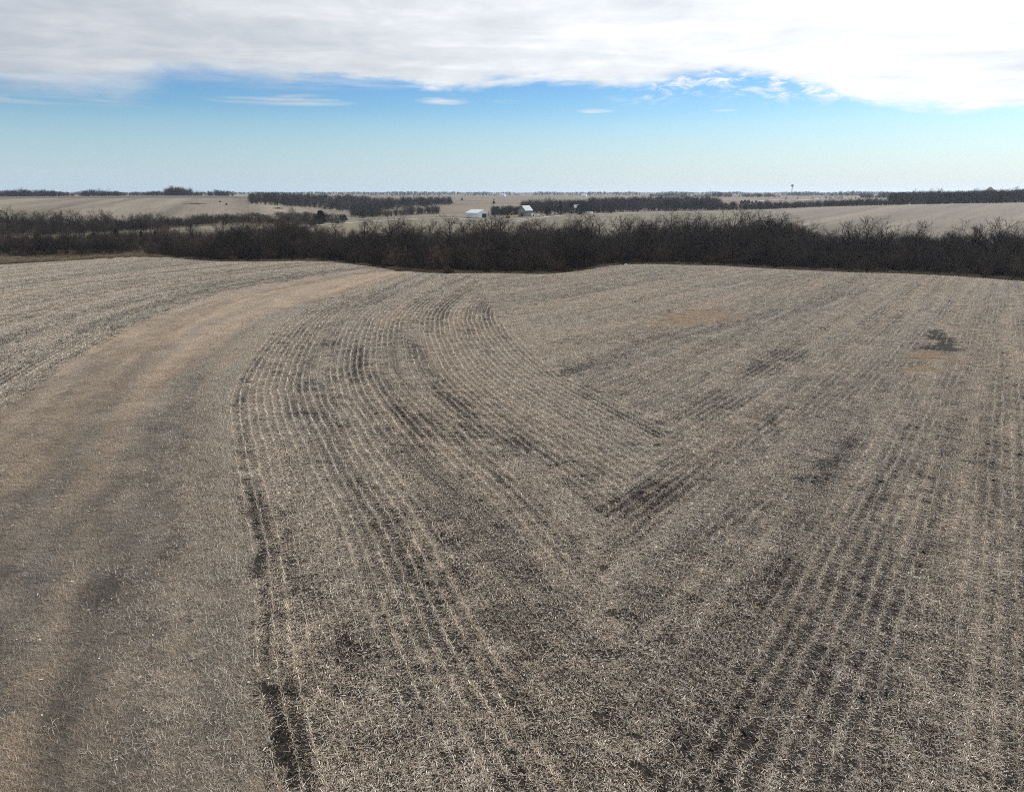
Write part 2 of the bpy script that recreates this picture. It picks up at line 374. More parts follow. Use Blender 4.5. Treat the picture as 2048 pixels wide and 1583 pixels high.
GR = spline([(0.5, 2), (-4, 11), (-8.6, 20.7), (-11.3, 27), (-15.5, 38.4), (-22.7, 55.4), (-30.6, 78.1), (-36.2, 112.7), (-36, 140.1), (-31, 172), (-26, 197), (-20, 215)])
xL = lambda y: np.interp(y, GL[:, 1], GL[:, 0]); xR = lambda y: np.interp(y, GR[:, 1], GR[:, 0])
BN = np.array([(6.5, 0), (4.5, 20), (5, 41.7), (11, 55), (13.5, 60), (12, 66), (4.4, 83), (-2, 117), (-6, 150), (-8, 200)], float)
xB = lambda y: np.interp(y, BN[:, 1], BN[:, 0])
CW = 0.002
def uD(x, y):
    w = .83 * x - .55 * y; l = .55 * x + .83 * y
    return w * (1 + CW * (l - 60)), l
def near_guide(G, x, y):
    shp = x.shape; p = np.c_[x.ravel(), y.ravel()]; d = np.full(len(p), 1e9); s = np.zeros(len(p))
    g = G[::6]
    for k0 in range(0, len(p), 20000):
        q = p[k0:k0 + 20000]; D = np.hypot(q[:, None, 0] - g[None, :, 0], q[:, None, 1] - g[None, :, 1])
        j = D.argmin(1); d[k0:k0 + 20000] = D[np.arange(len(q)), j]; s[k0:k0 + 20000] = j * 3.0
    return d.reshape(shp), s.reshape(shp)

# worn, bare, mulched or grassy places in the stubble: (centre px, centre row, half width along rows m, across m, amount)
def blobf(x, y, L_):
    s = np.zeros_like(np.asarray(x, float))
    for (px, rw, la, lc, ang, amt) in L_:
        cx, cy = gp(px, rw); a = math.radians(ang)
        dx, dy = x - cx, y - cy; u = dx * math.cos(a) + dy * math.sin(a); v = -dx * math.sin(a) + dy * math.cos(a)
        q = (u / la) ** 2 + (v / lc) ** 2 + (fbm(x / 1.3, y / 1.3, 4) - 0.5) * 2.2
        s = s + amt * np.clip(1 - q, 0, 1)
    return s
BARE = [(1878, 672, 6.5, 1.8, 66, 3.2), (1894, 686, 6.0, 1.6, 60, 3.0), (1880, 697, 3.6, 2.6, 10, 2.0), (1850, 722, 1.6, 1.2, 20, 1.0), (1450, 800, 9, 3.2, 50, .45), (1560, 715, 11, 3.0, 52, .5), (1520, 745, 8, 1.5, 52, .4),
        (1180, 735, 8, 3, 42, .45), (1260, 850, 5, 3, 130, .40), (900, 780, 13, 3.0, 118, .45), (720, 720, 14, 1.6, 98, .45), (560, 720, 13, 2.5, 90, .35),
        (520, 760, 10, 1.8, 98, .5), (490, 830, 8, 2.2, 108, .5), (820, 690, 12, 1.5, 95, .45), (850, 850, 9, 2.0, 118, .45), (505, 1010, 8, 1.2, 115, .6),
        (1000, 880, 9, 2.5, 125, .45), (1230, 1010, 5, 1.5, 50, .5), (1300, 1000, 7, 2.2, 48, .45), (1650, 930, 9, 1.2, 54, .45), (1700, 900, 9, .7, 54, .4),
        (560, 1500, 2.2, 1.3, 60, 1.3), (555, 1420, 2.2, 0.9, 90, .6), (700, 1250, 4.5, 1.2, 118, .55), (700, 1320, 3, .9, 105, .5), (1060, 1420, 2.4, .8, 118, .6),
        (1890, 1250, 3.5, 1.2, 65, .5), (1560, 1150, 4, .9, 57, .4), (1480, 1400, 3, .8, 57, .55), (1650, 1340, 3, .9, 57, .45), (930, 1150, 5, .7, 118, .35),
        (1330, 675, 10, 3.0, 38, .35), (1500, 640, 20, 5.0, 40, .25), (1650, 600, 16, 3, 45, .3), (590, 830, 3, 1.0, 20, .8), (1400, 1010, 7, .8, 50, .45),
        (640, 690, 3, 1.6, 40, .5), (1560, 830, 16, .7, 52, .35), (1620, 760, 14, .6, 52, .3), (1800, 900, 15, .8, 57, .3), (1750, 1180, 6, 1.2, 57, .3), (1950, 900, 18, 3, 60, .22)]
RICH = [(1480, 770, 7, 3, 40, .5), (700, 900, 7, 3.2, 115, .4), (1240, 960, 9, 1.6, 55, .5), (1330, 890, 8, 1.5, 60, .4), (1120, 700, 11, 4, 35, .35), (1420, 720, 9, 3, 40, .4),
        (1060, 660, 16, 4, 25, .4), (1100, 1050, 6, 2, 110, .35), (1850, 800, 10, 2.5, 57, .35), (870, 700, 12, 2.0, 105, .4), (640, 640, 16, 3, 80, .3), (1500, 930, 16, 2.2, 53, .3), (300, 590, 18, 3, 60, .4), (100, 680, 10, 3, 60, .4)]
TANP = [(1400, 634, 9.5, 6.5, 50, 1.2), (1350, 648, 6, 2.5, 0, .9), (1868, 716, 4.0, 3.2, 60, 2.4), (1842, 741, 3.0, 1.6, 10, 2.0)]
rowdir = {}
def field_stats(x, y, u, s, reg):
    """cover 0..1+ of residue, and tint, from swath bands along the rows"""
    band = fbm(u / 4.6 + reg * 31, s / 70 + 5, 2)
    band2 = fbm(u / 1.5 + reg * 13 + 40, s / 34 + 11, 3)
    big = fbm(x / 34 + 3, y / 34 + 8, 3)
    cov = 0.80 + (band - .5) * 0.75 + (band2 - .5) * .9 + (big - .5) * 0.2 + (fbm(x / 1.1, y / 1.1, 3) - .5) * 1.2 + (fbm(u / .76 + 7, s / 18 + reg * 5, 2) - .5) * 1.05
    cov = np.maximum(cov, np.where(reg == 3, .38, .26) + 0.40 * fbm(x / .9, y / .9, 2)) - 0.20 * ss(70, 190, y) - 0.10 * (reg == 1)
    cov = cov - np.where(((reg == 2) & (u < 1.7) & (u >= 0) & (y < 85)) | ((reg == 1) & (u < 1.0)), np.clip(2.3 * (fbm(x / 1.5, y / 1.5, 3) - .45), 0, .6), 0)
    cov = cov - blobf(x, y, BARE) * 0.75 + blobf(x, y, RICH) * 0.5
    hue = fbm(u / 3.3 + 71, s / 60 + reg * 9, 3) + (fbm(x / 9, y / 9, 2) - .5) * .5
    return cov, hue
def water_stats(x, y):
    """grass strip: bands along the strip; x normalised between its two edges"""
    a, b = xL(y), xR(y); q = (x - a) / (b - a)
    n = fbm(q * 9 + 2.0, y / 26 + 3, 3); n2 = fbm(x / 3.1 + 50, y / 3.7, 4)
    hue = .20 + n * 0.55 + n2 * 0.35
    stk = fbm(q * 70, y / 7, 3) - .5
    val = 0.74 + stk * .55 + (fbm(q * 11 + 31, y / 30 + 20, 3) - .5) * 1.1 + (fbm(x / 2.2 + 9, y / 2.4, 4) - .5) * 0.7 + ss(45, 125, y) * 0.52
    # wheel-worn grey bands
    for L_, w_, am in (([(640, 590), (520, 640), (430, 700), (370, 790), (330, 900), (300, 1050), (285, 1200), (280, 1500)], .7, .16), ([(560, 590), (400, 650), (290, 730), (180, 850), (90, 1000), (30, 1200)], .8, .14), ([(300, 840), (255, 930), (205, 1050), (170, 1200), (140, 1400), (120, 1600)], 1.1, .34), ([(330, 780), (310, 860), (290, 960), (260, 1050), (235, 1150)], .9, .14), ([(120, 1050), (70, 1200), (20, 1400)], .8, .30), ([(385, 760), (372, 880), (352, 1000), (345, 1080)], .45, .35), ([(455, 1150), (440, 1300), (470, 1500), (470, 1600)], .9, .22), ([(20, 1000), (-40, 1200), (-60, 1500)], 1.3, .4)):
        W_ = np.array([gp(*p) for p in L_])[::-1]; xc = np.interp(y, W_[:, 1], W_[:, 0]) + (fbm(y / 5, x * 0 + w_, 2) - .5) * 1.6
        g_ = np.exp(-((x - xc) / (w_ * (.7 + .6 * fbm(y / 6, x * 0 + 3, 2)))) ** 2) * ss(W_[-1, 1] + 12, W_[-1, 1], y) * ss(W_[0, 1] - 8, W_[0, 1], y)
        g_ = g_ * (.25 + 1.3 * fbm(x / 1.3 + 5, y / 2.1, 3))
        val = val - am * g_; hue = hue - .35 * g_
    return np.clip(hue, 0, 1), np.clip(val, 0, 1.4)

# ---------------------------------------------------------------- ground sheet
fine = np.radians(np.arange(-62, 62.01, 0.24)); coarse = np.radians(np.arange(65, 296, 5.0))
A_ = np.r_[fine, coarse]
rr = np.r_[np.arange(1.0, 20, 2), np.arange(20, 120, 0.7), np.arange(120, 330, 1.3), 330 * 1.011 ** np.arange(0, 306)]
rr = np.r_[rr[rr < 9000], 9000.0, 9550.0]
AA, RR = np.meshgrid(A_, rr, indexing='ij'); GX = RR * np.sin(AA); GY = RR * np.cos(AA)
GZ = zt(GX, GY)
wx = (GX > xL(GY)) & (GX < xR(GY)); dip = ss(0, 6, GX - xL(GY)) * ss(0, 6, xR(GY) - GX) * ss(10, 30, GY) * ss(215, 190, GY)
GAz = np.arctan2(GX, GY); infield = RR < r_edge(GAz)
infield &= np.abs(AA - np.pi) > -1
PXc = 1024 + F * 1.037 * np.tan(np.clip(GAz, -1.2, 1.2))
def lerp3(a, b, t): return np.array(a)[None, None] * (1 - t[..., None]) + np.array(b)[None, None] * t[..., None]
soil = lerp3((0.018, 0.0155, 0.014), (0.040, 0.034, 0.030), fbm(GX / 1.3, GY / 1.3, 3))
col = np.tile(np.array((0.19, 0.16, 0.12)), GX.shape + (1,)) * (0.75 + 0.5 * fbm(GX / 60, GY / 60, 4))[..., None]
rowc = np.zeros(GX.shape + (3,))
# far fields
straw = np.array((0.215, 0.182, 0.142))
def stripes(u, per, v=0): return fbm(u / per, v, 2)
uh = GX * 0.86 + GY * 0.30; vh = -GX * .3 + GY * .86
hillL = (RR > 600) & (RR < 1180 + 40 * fbm(GX / 90, GY / 90, 2)) & (PXc < 700)
sl = np.clip(0.5 + (stripes(uh, 16, vh / 500) - .5) * 1.4 + 0.35 * np.sign(np.sin(uh / 21)) * 0.5, 0, 1)
col[hillL] = (straw * (0.60 + 0.50 * sl[..., None]))[hillL]
ur = GX * 0.78 - GY * 0.62; vr = GX * .62 + GY * .78
hillR = (RR > 330) & (RR < 745) & (PXc > 1500)
sr = np.clip(0.5 + (stripes(ur, 11, vr / 400) - .5) * 1.3 + 0.3 * np.sign(np.sin(ur / 11)) * .5, 0, 1)
col[hillR] = (straw * np.array((.93, .95, .98)) * (0.70 + 0.36 * sr[..., None]))[hillR]
midf = (RR > 335) & (RR < 700) & (PXc > 620) & (PXc < 1500)
col[midf] = (np.array((0.165, 0.146, 0.108)) * (0.75 + 0.5 * fbm(GX / 30, GY / 12, 3))[..., None])[midf]
farb = (RR > 1180) & (RR < 1600) & (PXc < 760)
col[farb] = (np.array((0.115, 0.095, 0.08)) * (0.85 + 0.3 * fbm(GX / 80, GY / 40, 3))[..., None])[farb]
farm = (RR > 720) & (PXc > 700)
col[farm] = (np.array((0.160, 0.130, 0.100)) * (0.6 + 0.8 * fbm(GX / 120 + 9, GY / 90, 4))[..., None])[farm]
vall = (RR < 600) & ~infield & (PXc < 640)
col[vall] = (np.array((0.115, 0.095, 0.072)) * (0.7 + 0.6 * fbm(GX / 14, GY / 9, 3))[..., None])[vall]
ridge = (RR > 432) & (RR < 480) & (PXc < 620)
col[ridge] = (np.array((0.165, 0.147, 0.11)) * (0.8 + 0.4 * fbm(GX / 20, GY / 9, 3))[..., None])[ridge]
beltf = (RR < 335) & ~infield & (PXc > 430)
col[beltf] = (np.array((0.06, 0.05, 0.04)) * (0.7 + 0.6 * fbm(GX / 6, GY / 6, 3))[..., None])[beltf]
rowc[..., 0] = np.where(PXc < 1100, uh, ur) / 3; rowc[..., 1] = np.where(PXc < 1100, vh, vr) / 3; rowc[..., 2] = (hillL | hillR) * 0.55
# near field
nf = infield & (np.abs(GAz) < math.radians(64)) & (GY > 0)
ii = np.where(nf)
x_, y_ = GX[ii], GY[ii]
inW = (x_ > xL(y_)) & (x_ < xR(y_)); inA = x_ <= xL(y_); inC = (x_ >= xR(y_)) & (x_ < xB(y_))
u_, s_ = uD(x_, y_); reg = np.full(len(x_), 3)
for G_, msk, rg in ((GL, inA, 1), (GR, inC, 2)):
    d_, q_ = near_guide(G_, x_[msk], y_[msk]); u_[msk] = d_; s_[msk] = q_; reg[msk] = rg
cov, hue = field_stats(x_, y_, u_, s_, reg)
c_ = soil[ii]
lit = np.array((0.20, 0.175, 0.145)); frac = np.clip(cov, 0, 1) * (0.10 + ss(60, 240, y_) * 0.22)
c_ = c_ * (1 - frac[:, None]) + lit * frac[:, None]
wh, wv = water_stats(x_, y_)
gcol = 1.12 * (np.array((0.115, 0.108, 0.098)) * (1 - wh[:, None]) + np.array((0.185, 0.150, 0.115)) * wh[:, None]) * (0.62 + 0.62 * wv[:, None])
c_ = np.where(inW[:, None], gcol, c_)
tp = np.clip(blobf(x_, y_, TANP), 0, 1)[:, None]; c_ = c_ * (1 - tp) + np.array((0.215, 0.19, 0.158)) * tp
col[ii] = c_
rowc[..., 2][ii] = 0
nA, nR = GX.shape
V = np.c_[GX.ravel(), GY.ravel(), (GZ - 0.45 * dip * infield).ravel()]
idx = np.arange(nA * nR).reshape(nA, nR); nx = np.roll(idx, -1, axis=0)
Q = np.stack([idx[:, :-1], idx[:, 1:], nx[:, 1:], nx[:, :-1]], -1).reshape(-1, 4)
ground = mesh_np('ground', V, Q, M_ground, smooth=True)
ctr = len(V)
set_attr(ground.data, 'gc', np.c_[col.reshape(-1, 3), np.ones(nA * nR)].astype(np.float32), 'FLOAT_COLOR')
set_attr(ground.data, 'rowc', rowc.reshape(-1, 3).astype(np.float32), 'FLOAT_VECTOR')
tag(ground, 'rolling harvested farmland reaching to the horizon', 'ground', kind='structure')
def zf(x, y):
    x = np.asarray(x, float); y = np.asarray(y, float)
    dp = ss(0, 6, x - xL(y)) * ss(0, 6, xR(y) - x) * ss(10, 30, y) * ss(215, 190, y) * (np.hypot(x, y) < r_edge(np.arctan2(x, y)))
    return zt(x, y) - 0.45 * dp

# ---------------------------------------------------------------- pieces of residue and grass, scattered as instances
def gn_scatter(name, pts, rot, idx_, tint, coll, scl=None, tilt=None):
    me = bpy.data.meshes.new(name); me.vertices.add(len(pts)); me.vertices.foreach_set('co', np.asarray(pts, np.float32).ravel()); me.update()
    set_attr(me, 'rz', rot.astype(np.float32)); set_attr(me, 'vi', idx_.astype(np.int32), 'INT')
    set_attr(me, 'tint', np.c_[tint, np.ones(len(pts))].astype(np.float32), 'FLOAT_COLOR')
    set_attr(me, 'sc', (np.ones(len(pts)) if scl is None else scl).astype(np.float32))
    o = bpy.data.objects.new(name, me); COL.objects.link(o)
    g = bpy.data.node_groups.new(name + '_scatter', 'GeometryNodeTree')
    g.interface.new_socket('Geometry', in_out='INPUT', socket_type='NodeSocketGeometry')
    g.interface.new_socket('Geometry', in_out='OUTPUT', socket_type='NodeSocketGeometry')
    gi = g.nodes.new('NodeGroupInput'); go = g.nodes.new('NodeGroupOutput')
    m2p = g.nodes.new('GeometryNodeMeshToPoints'); iop = g.nodes.new('GeometryNodeInstanceOnPoints')
    ci = g.nodes.new('GeometryNodeCollectionInfo'); ci.inputs['Collection'].default_value = coll
    ci.inputs['Separate Children'].default_value = True; ci.inputs['Reset Children'].default_value = True
    iop.inputs['Pick Instance'].default_value = True
    def na(nm, ty):
        n = g.nodes.new('GeometryNodeInputNamedAttribute'); n.data_type = ty; n.inputs['Name'].default_value = nm; return n.outputs['Attribute']
    cx = g.nodes.new('ShaderNodeCombineXYZ'); g.links.new(na('rz', 'FLOAT'), cx.inputs['Z'])
    g.links.new(gi.outputs[0], m2p.inputs['Mesh']); g.links.new(m2p.outputs[0], iop.inputs['Points'])
    g.links.new(ci.outputs[0], iop.inputs['Instance']); g.links.new(na('vi', 'INT'), iop.inputs['Instance Index'])
    g.links.new(cx.outputs[0], iop.inputs['Rotation']); g.links.new(na('sc', 'FLOAT'), iop.inputs['Scale'])
    g.links.new(iop.outputs[0], go.inputs[0])
    md = o.modifiers.new('scatter', 'NODES'); md.node_group = g
    return o
def coll_of(name, objs):
    c = bpy.data.collections.new(name)
    for o in objs: c.objects.link(o)
    return c

def strips(n, cx, cy, cz, ang, ln, wd, tilt, bend, twist, rng):
    """n flat two-segment strips; returns verts (6n), quads (2n)"""
    d = np.c_[np.cos(ang) * np.cos(tilt), np.sin(ang) * np.cos(tilt), np.sin(tilt)]
    s = np.c_[-np.sin(ang), np.cos(ang), np.zeros(n)] * np.cos(twist)[:, None] + np.c_[np.zeros(n), np.zeros(n), np.ones(n)] * np.sin(twist)[:, None]
    c = np.c_[cx, cy, cz]; h = (wd / 2)[:, None]
    mid = c + d * (ln / 2)[:, None] + np.c_[np.zeros(n), np.zeros(n), bend]
    end = c + d * ln[:, None] + np.c_[-np.sin(ang) * bend, np.cos(ang) * bend, np.zeros(n)]
    V = np.stack([c - s * h * .7, c + s * h * .7, mid + s * h, mid - s * h, end + s * h * .35, end - s * h * .35], 1).reshape(-1, 3)
    b = np.arange(n)[:, None] * 6
    Fq = np.concatenate([b + np.array([[0, 1, 2, 3]]), b + np.array([[3, 2, 4, 5]])], 0)
    return V, Fq
def sticks(n, c, d, ln, rad):
    """n three-sided sticks"""
    d = d / np.linalg.norm(d, axis=1)[:, None]; up = np.tile(np.array([[0.31, 0.52, 0.79]]), (n, 1))
    u = np.cross(d, up); u /= np.linalg.norm(u, axis=1)[:, None]; w = np.cross(d, u)
    vs = []
    for e, k in ((0, 1.0), (1, 0.8)):
        for a in (0, 2.094, 4.189):
            vs.append(c + d * (ln * e)[:, None] + (u * math.cos(a) + w * math.sin(a)) * (rad * k)[:, None])
    V = np.stack(vs, 1).reshape(-1, 3); b = np.arange(n)[:, None] * 6
    Fq = np.concatenate([b + np.array([[i, (i + 1) % 3, (i + 1) % 3 + 3, i + 3]]) for i in range(3)] + [b + np.array([[3, 4, 5, 5]])], 0)
    return V, Fq[: 3 * n]
PAL = np.array([(0.47, 0.43, 0.375), (0.40, 0.36, 0.31), (0.33, 0.29, 0.245), (0.24, 0.205, 0.17), (0.36, 0.275, 0.19), (0.70, 0.67, 0.61), (0.15, 0.12, 0.10), (0.28, 0.185, 0.12)])
def make_pieces(name, seed, cover, kind, lined=0, clods=True):
    r = np.random.RandomState(seed); Vs = []; Fs = []; Cs = []; off = 0
    def put(V, Fq, cols, per_v):
        nonlocal off
        Vs.append(V); Fs.append(Fq + off); Cs.append(np.repeat(cols, per_v, axis=0)); off += len(V)
    if kind == 'corn':                      # one metre of row: y along, x across +-0.38
        n = int(440 * cover) + 6
        sp = 0.10 + 0.06 * cover
        x = np.where(r.rand(n) < ((.80 - .25 * min(cover, 1)) if lined else .15), r.normal(0, sp, n), r.uniform(-.46, .46, n))
        ang = r.uniform(0, 2 * np.pi, n); ln = np.clip(r.gamma(1.6, .062, n) + .02, .03, .27); wd = r.uniform(.005, .022, n)
        V, Fq = strips(n, x, r.uniform(-.55, .55, n), r.uniform(.005, .075, n), ang, ln, wd, r.normal(0.04, .15, n), r.normal(0, .003, n), r.normal(0, .6, n), r)
        put(V, Fq, PAL[r.choice(8, n, p=[.2, .2, .17, .1, .08, .07, .12, .06])] * r.uniform(.75, 1.25, (n, 1)), 6)
        k = r.randint(0, 2 + int(3 * cover)) + 1; a = r.normal(np.pi / 2, 1.0, k)
        V, Fq = sticks(k, np.c_[r.uniform(-.4, .4, k), r.uniform(-.6, .3, k), r.uniform(.02, .07, k)], np.c_[np.cos(a), np.sin(a), r.normal(.03, .08, k)], r.uniform(.12, .46, k), r.uniform(.006, .010, k))
        put(V, Fq, PAL[r.choice(8, k, p=[.3, .15, .1, .02, .15, .25, .01, .02])] * r.uniform(.85, 1.2, (k, 1)), 6)
        if cover < .5 and clods:                      # clods in the bare gaps
            k = 60; c = np.c_[r.uniform(-.45, .45, k), r.uniform(-.55, .55, k), np.zeros(k)]; sz = r.gamma(2, .011, k)[:, None] + .008
            T4 = np.stack([c + sz * r.normal(0, 1, (k, 3)) * np.array([1, 1, .2]) for _ in range(3)] + [c + np.c_[np.zeros((k, 2)), sz[:, 0] * 1.3]] * 2 + [c + sz * r.normal(0, .8, (k, 3)) * np.array([1, 1, .2])], 1).reshape(-1, 3)
            bb = np.arange(k)[:, None] * 6; Fk = np.concatenate([bb + np.array([[0, 1, 3, 4]]), bb + np.array([[1, 2, 3, 4]]), bb + np.array([[2, 0, 3, 4]])], 0)
            put(T4, Fk, np.tile(np.array((.040, .034, .030)), (k, 1)) * r.uniform(.6, 1.7, (k, 1)), 6)
        if cover > .1:
            k = 10 if lined else 4; yy = np.linspace(-.42, .42, k) + r.uniform(-.06, .06, k)
            V, Fq = sticks(k, np.c_[r.normal(0, .025, k), yy, np.zeros(k)], np.c_[r.normal(0, .3, k), r.normal(0, .35, k), np.ones(k)], r.uniform(.10, .34, k), r.uniform(.010, .015, k))
            put(V, Fq, PAL[r.choice(8, k, p=[.25, .15, .05, .0, .15, .40, 0, 0])] * r.uniform(.9, 1.2, (k, 1)), 6)
            k = 4                               # leaf sheaths hanging from the stubs
            V, Fq = strips(k, r.normal(0, .05, k), r.uniform(-.5, .5, k), r.uniform(.04, .14, k), r.uniform(0, 6.28, k), r.uniform(.08, .22, k), r.uniform(.012, .028, k), r.normal(-.3, .4, k), r.normal(0, .012, k), r.normal(0, .7, k), r)
            put(V, Fq, PAL[r.choice(8, k, p=[.25, .2, .1, .05, .05, .35, 0, 0])] * 1.08, 6)
    else:                                   # a square metre of matted grass
        n = int(330 * cover)
        ang = r.normal(2.6, .8, n); ln = r.uniform(.10, .30, n)
        V, Fq = strips(n, r.uniform(-.62, .62, n), r.uniform(-.62, .62, n), r.uniform(0, .05, n), ang, ln, r.uniform(.006, .014, n), np.abs(r.normal(.28, .22, n)), -np.abs(r.normal(0, .03, n)), r.normal(0, .5, n), r)
        gpz = np.array([(0.38, 0.315, 0.245), (0.29, 0.245, 0.195), (0.19, 0.165, 0.14), (0.47, 0.41, 0.33), (0.30, 0.21, 0.135)])
        put(V, Fq, gpz[r.choice(5, n, p=[.3, .25, .2, .15, .1])] * r.uniform(.75, 1.25, (n, 1)), 6)
    V = np.vstack(Vs); Fq = np.vstack(Fs); o = mesh_np(name, V, Fq, M_residue if kind == 'corn' else M_grass, link=False)
    set_attr(o.data, 'pc', np.c_[np.vstack(Cs), np.ones(len(V))].astype(np.float32), 'FLOAT_COLOR')
    return o
LEVELS = [0.17, 0.26, 0.36, 0.47, 0.60, 0.75, 0.95, 1.2]; NV = 4
corn_c = coll_of('residue_pieces', [make_pieces('residue_%02d_%d' % (i, j), 100 + i * 10 + j, c, 'corn', j < 2) for i, c in enumerate(LEVELS) for j in range(NV)] + [make_pieces('residue_thin_%d' % j, 250 + j, .12, 'corn', 0, False) for j in range(4)])
grass_c = coll_of('grass_pieces', [make_pieces('grass_%d' % j, 300 + j, (0.7, 1.0, 1.3)[j % 3], 'grass') for j in range(9)])

def keep_view(x, y):
    a = np.arctan2(x, y); r = np.hypot(x, y)
    return (np.abs(a) < math.radians(60)) & (y > 6) & (r < r_edge(a) + 1)
PX_, PY_, PR_, PU_, PS_, PG_ = [], [], [], [], [], []
def offset_rows(G, side, kmax, reg_):
    t = np.gradient(G, axis=0); t /= np.hypot(*t.T)[:, None]; nrm = np.c_[t[:, 1], -t[:, 0]] * side
    for k in range(kmax):
        dd_ = 0.38 + 0.76 * k; p = G + nrm * dd_
        fwd = (np.gradient(p, axis=0) * t).sum(1) > 0.02
        s = np.r_[0, np.cumsum(np.hypot(*np.diff(p, axis=0).T))]; q = np.arange(rnd.random(), s[-1], 1.0)
        x = np.interp(q, s, p[:, 0]); y = np.interp(q, s, p[:, 1]); ok = np.interp(q, s, fwd.astype(float)) > 0.99
        tx = np.interp(q, s, t[:, 0]); ty = np.interp(q, s, t[:, 1]); sg = np.interp(q, s, np.arange(len(G)) * 0.5)
        ok &= keep_view(x, y)
        ok &= (x < xL(y) - 0.1) if reg_ == 1 else ((x > xR(y) + (fbm(x / 2.5, y / 2.5, 3) - .55) * 2.6) & (x < xB(y) + 0.25))
        x, y, tx, ty, sg = x[ok], y[ok], tx[ok], ty[ok], sg[ok]
        if not len(x): continue
        D, _ = near_guide(G, x, y); g = D > dd_ - 0.5
        PX_.append(x[g]); PY_.append(y[g]); PR_.append(np.arctan2(-tx[g], ty[g])); PU_.append(np.full(g.sum(), dd_)); PS_.append(sg[g]); PG_.append(np.full(g.sum(), reg_))
offset_rows(GL, -1, 230, 1)
offset_rows(GR, 1, 110, 2)
nE = len(PX_)
for k in range(-330, 190):
    u0 = k * 0.76; l = np.arange(-20 + rnd.random(), 330, 1.0); w = u0 / (1 + CW * (l - 60))
    x = .83 * w + .55 * l; y = -.55 * w + .83 * l
    tx, ty = np.gradient(x), np.gradient(y)
    ok = keep_view(x, y) & (x > xB(y)) & (x > xR(y) + .1)
    if ok.sum() == 0: continue
    PX_.append(x[ok]); PY_.append(y[ok]); PR_.append(np.arctan2(-tx[ok], ty[ok])); PU_.append(np.full(ok.sum(), u0)); PS_.append(l[ok]); PG_.append(np.full(ok.sum(), 3))
qy = np.abs(rs.uniform(-1, 1, 5200)) ** .8 * 120 + 14; qx = xR(qy) - rs.exponential(2.6, 5200); ok = keep_view(qx, qy) & (qx > xL(qy) + 4)
qx, qy = qx[ok], qy[ok]                       # litter blown over the rim of the grass
PX_.append(qx); PY_.append(qy); PR_.append(rs.uniform(0, 6.28, len(qx))); PU_.append(-np.ones(len(qx))); PS_.append(qy); PG_.append(np.full(len(qx), 9))
X1, Y1, R1, U1, S1, G1 = map(np.concatenate, (PX_, PY_, PR_, PU_, PS_, PG_))
wb_ = (fbm(S1 / 7, U1 / 5, 2) - .5) * .34; X1 = X1 + wb_ * np.cos(R1); Y1 = Y1 + wb_ * np.sin(R1)
X1 = X1 + rs.normal(0, .03, len(X1)); Y1 = Y1 + rs.normal(0, .03, len(X1)); R1 = R1 + rs.normal(0, .05, len(X1))
cov, hue = field_stats(X1, Y1, U1, S1, G1)
cov = cov + rs.normal(0, .10, len(cov)); cov[G1 == 9] = np.clip(rs.normal(.06, .06, (G1 == 9).sum()), 0, .19)
tp = blobf(X1, Y1, TANP); keep = (tp < 0.35) & ~((blobf(X1, Y1, BARE) > .9) & (rs.rand(len(X1)) < .7) & (Y1 > 70))
lv = np.clip(np.searchsorted(np.array([.08, .2, .33, .48, .64, .82, 1.02]), cov), 0, 7)
lined = fbm(U1 / 4.2 + 3 + G1 * 17, S1 / 45 + 60, 2) + (fbm(X1 / 22, Y1 / 22, 2) - .5) * .5 + rs.normal(0, .03, len(lv)) > np.where(G1 == 3, .26, .33) + .10 * ss(48, 24, Y1)
ti = lv * NV + np.where(lined, 0, 2) + rs.randint(0, 2, len(lv)); ti = np.where(G1 == 9, 8 * NV + rs.randint(0, 4, len(lv)), ti)
hq = np.clip((hue - .5) * 1.3 + .45, 0, 1)[:, None]
tint = 1.13 * (np.array((0.99, 0.985, 0.975)) * (1 - hq) + np.array((1.03, 0.975, 0.905)) * hq) * (0.86 + 0.34 * np.clip(cov, 0, 1))[:, None] * rs.uniform(.88, 1.12, (len(hq), 1))
flip = rs.randint(0, 2, len(R1)) * math.pi
pts = np.c_[X1, Y1, zf(X1, Y1)]
st = gn_scatter('corn_stubble', pts[keep], (R1 + flip)[keep], ti[keep], tint[keep], corn_c)
tag(st, 'pale chopped corn stubble and stalks lying in curved rows over dark soil', 'crop stubble', kind='stuff')
print('stubble instances', keep.sum())
# grass of the waterway
gy, gx = np.meshgrid(np.arange(6, 216, 0.85), np.arange(-62, 4, 0.85)); gx = gx.ravel() + rs.uniform(-.3, .3, gx.size); gy = gy.ravel() + rs.uniform(-.3, .3, gy.size)
ok = keep_view(gx, gy) & (gx > xL(gy) - .3 + rs.uniform(-.4, .4, gx.size)) & (gx < xR(gy) + .2 + rs.uniform(-.5, .5, gx.size))
gx, gy = gx[ok], gy[ok]; wh, wv = water_stats(gx, gy)
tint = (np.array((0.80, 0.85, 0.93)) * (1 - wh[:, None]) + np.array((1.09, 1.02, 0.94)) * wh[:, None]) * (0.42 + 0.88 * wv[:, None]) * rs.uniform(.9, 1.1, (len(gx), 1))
go_ = gn_scatter('waterway_grass', np.c_[gx, gy, zf(gx, gy)], rs.normal(0, .45, len(gx)), rs.randint(0, 9, len(gx)), tint, grass_c)
tag(go_, 'matted dry grass in the broad curving waterway at the left', 'grass', kind='stuff')
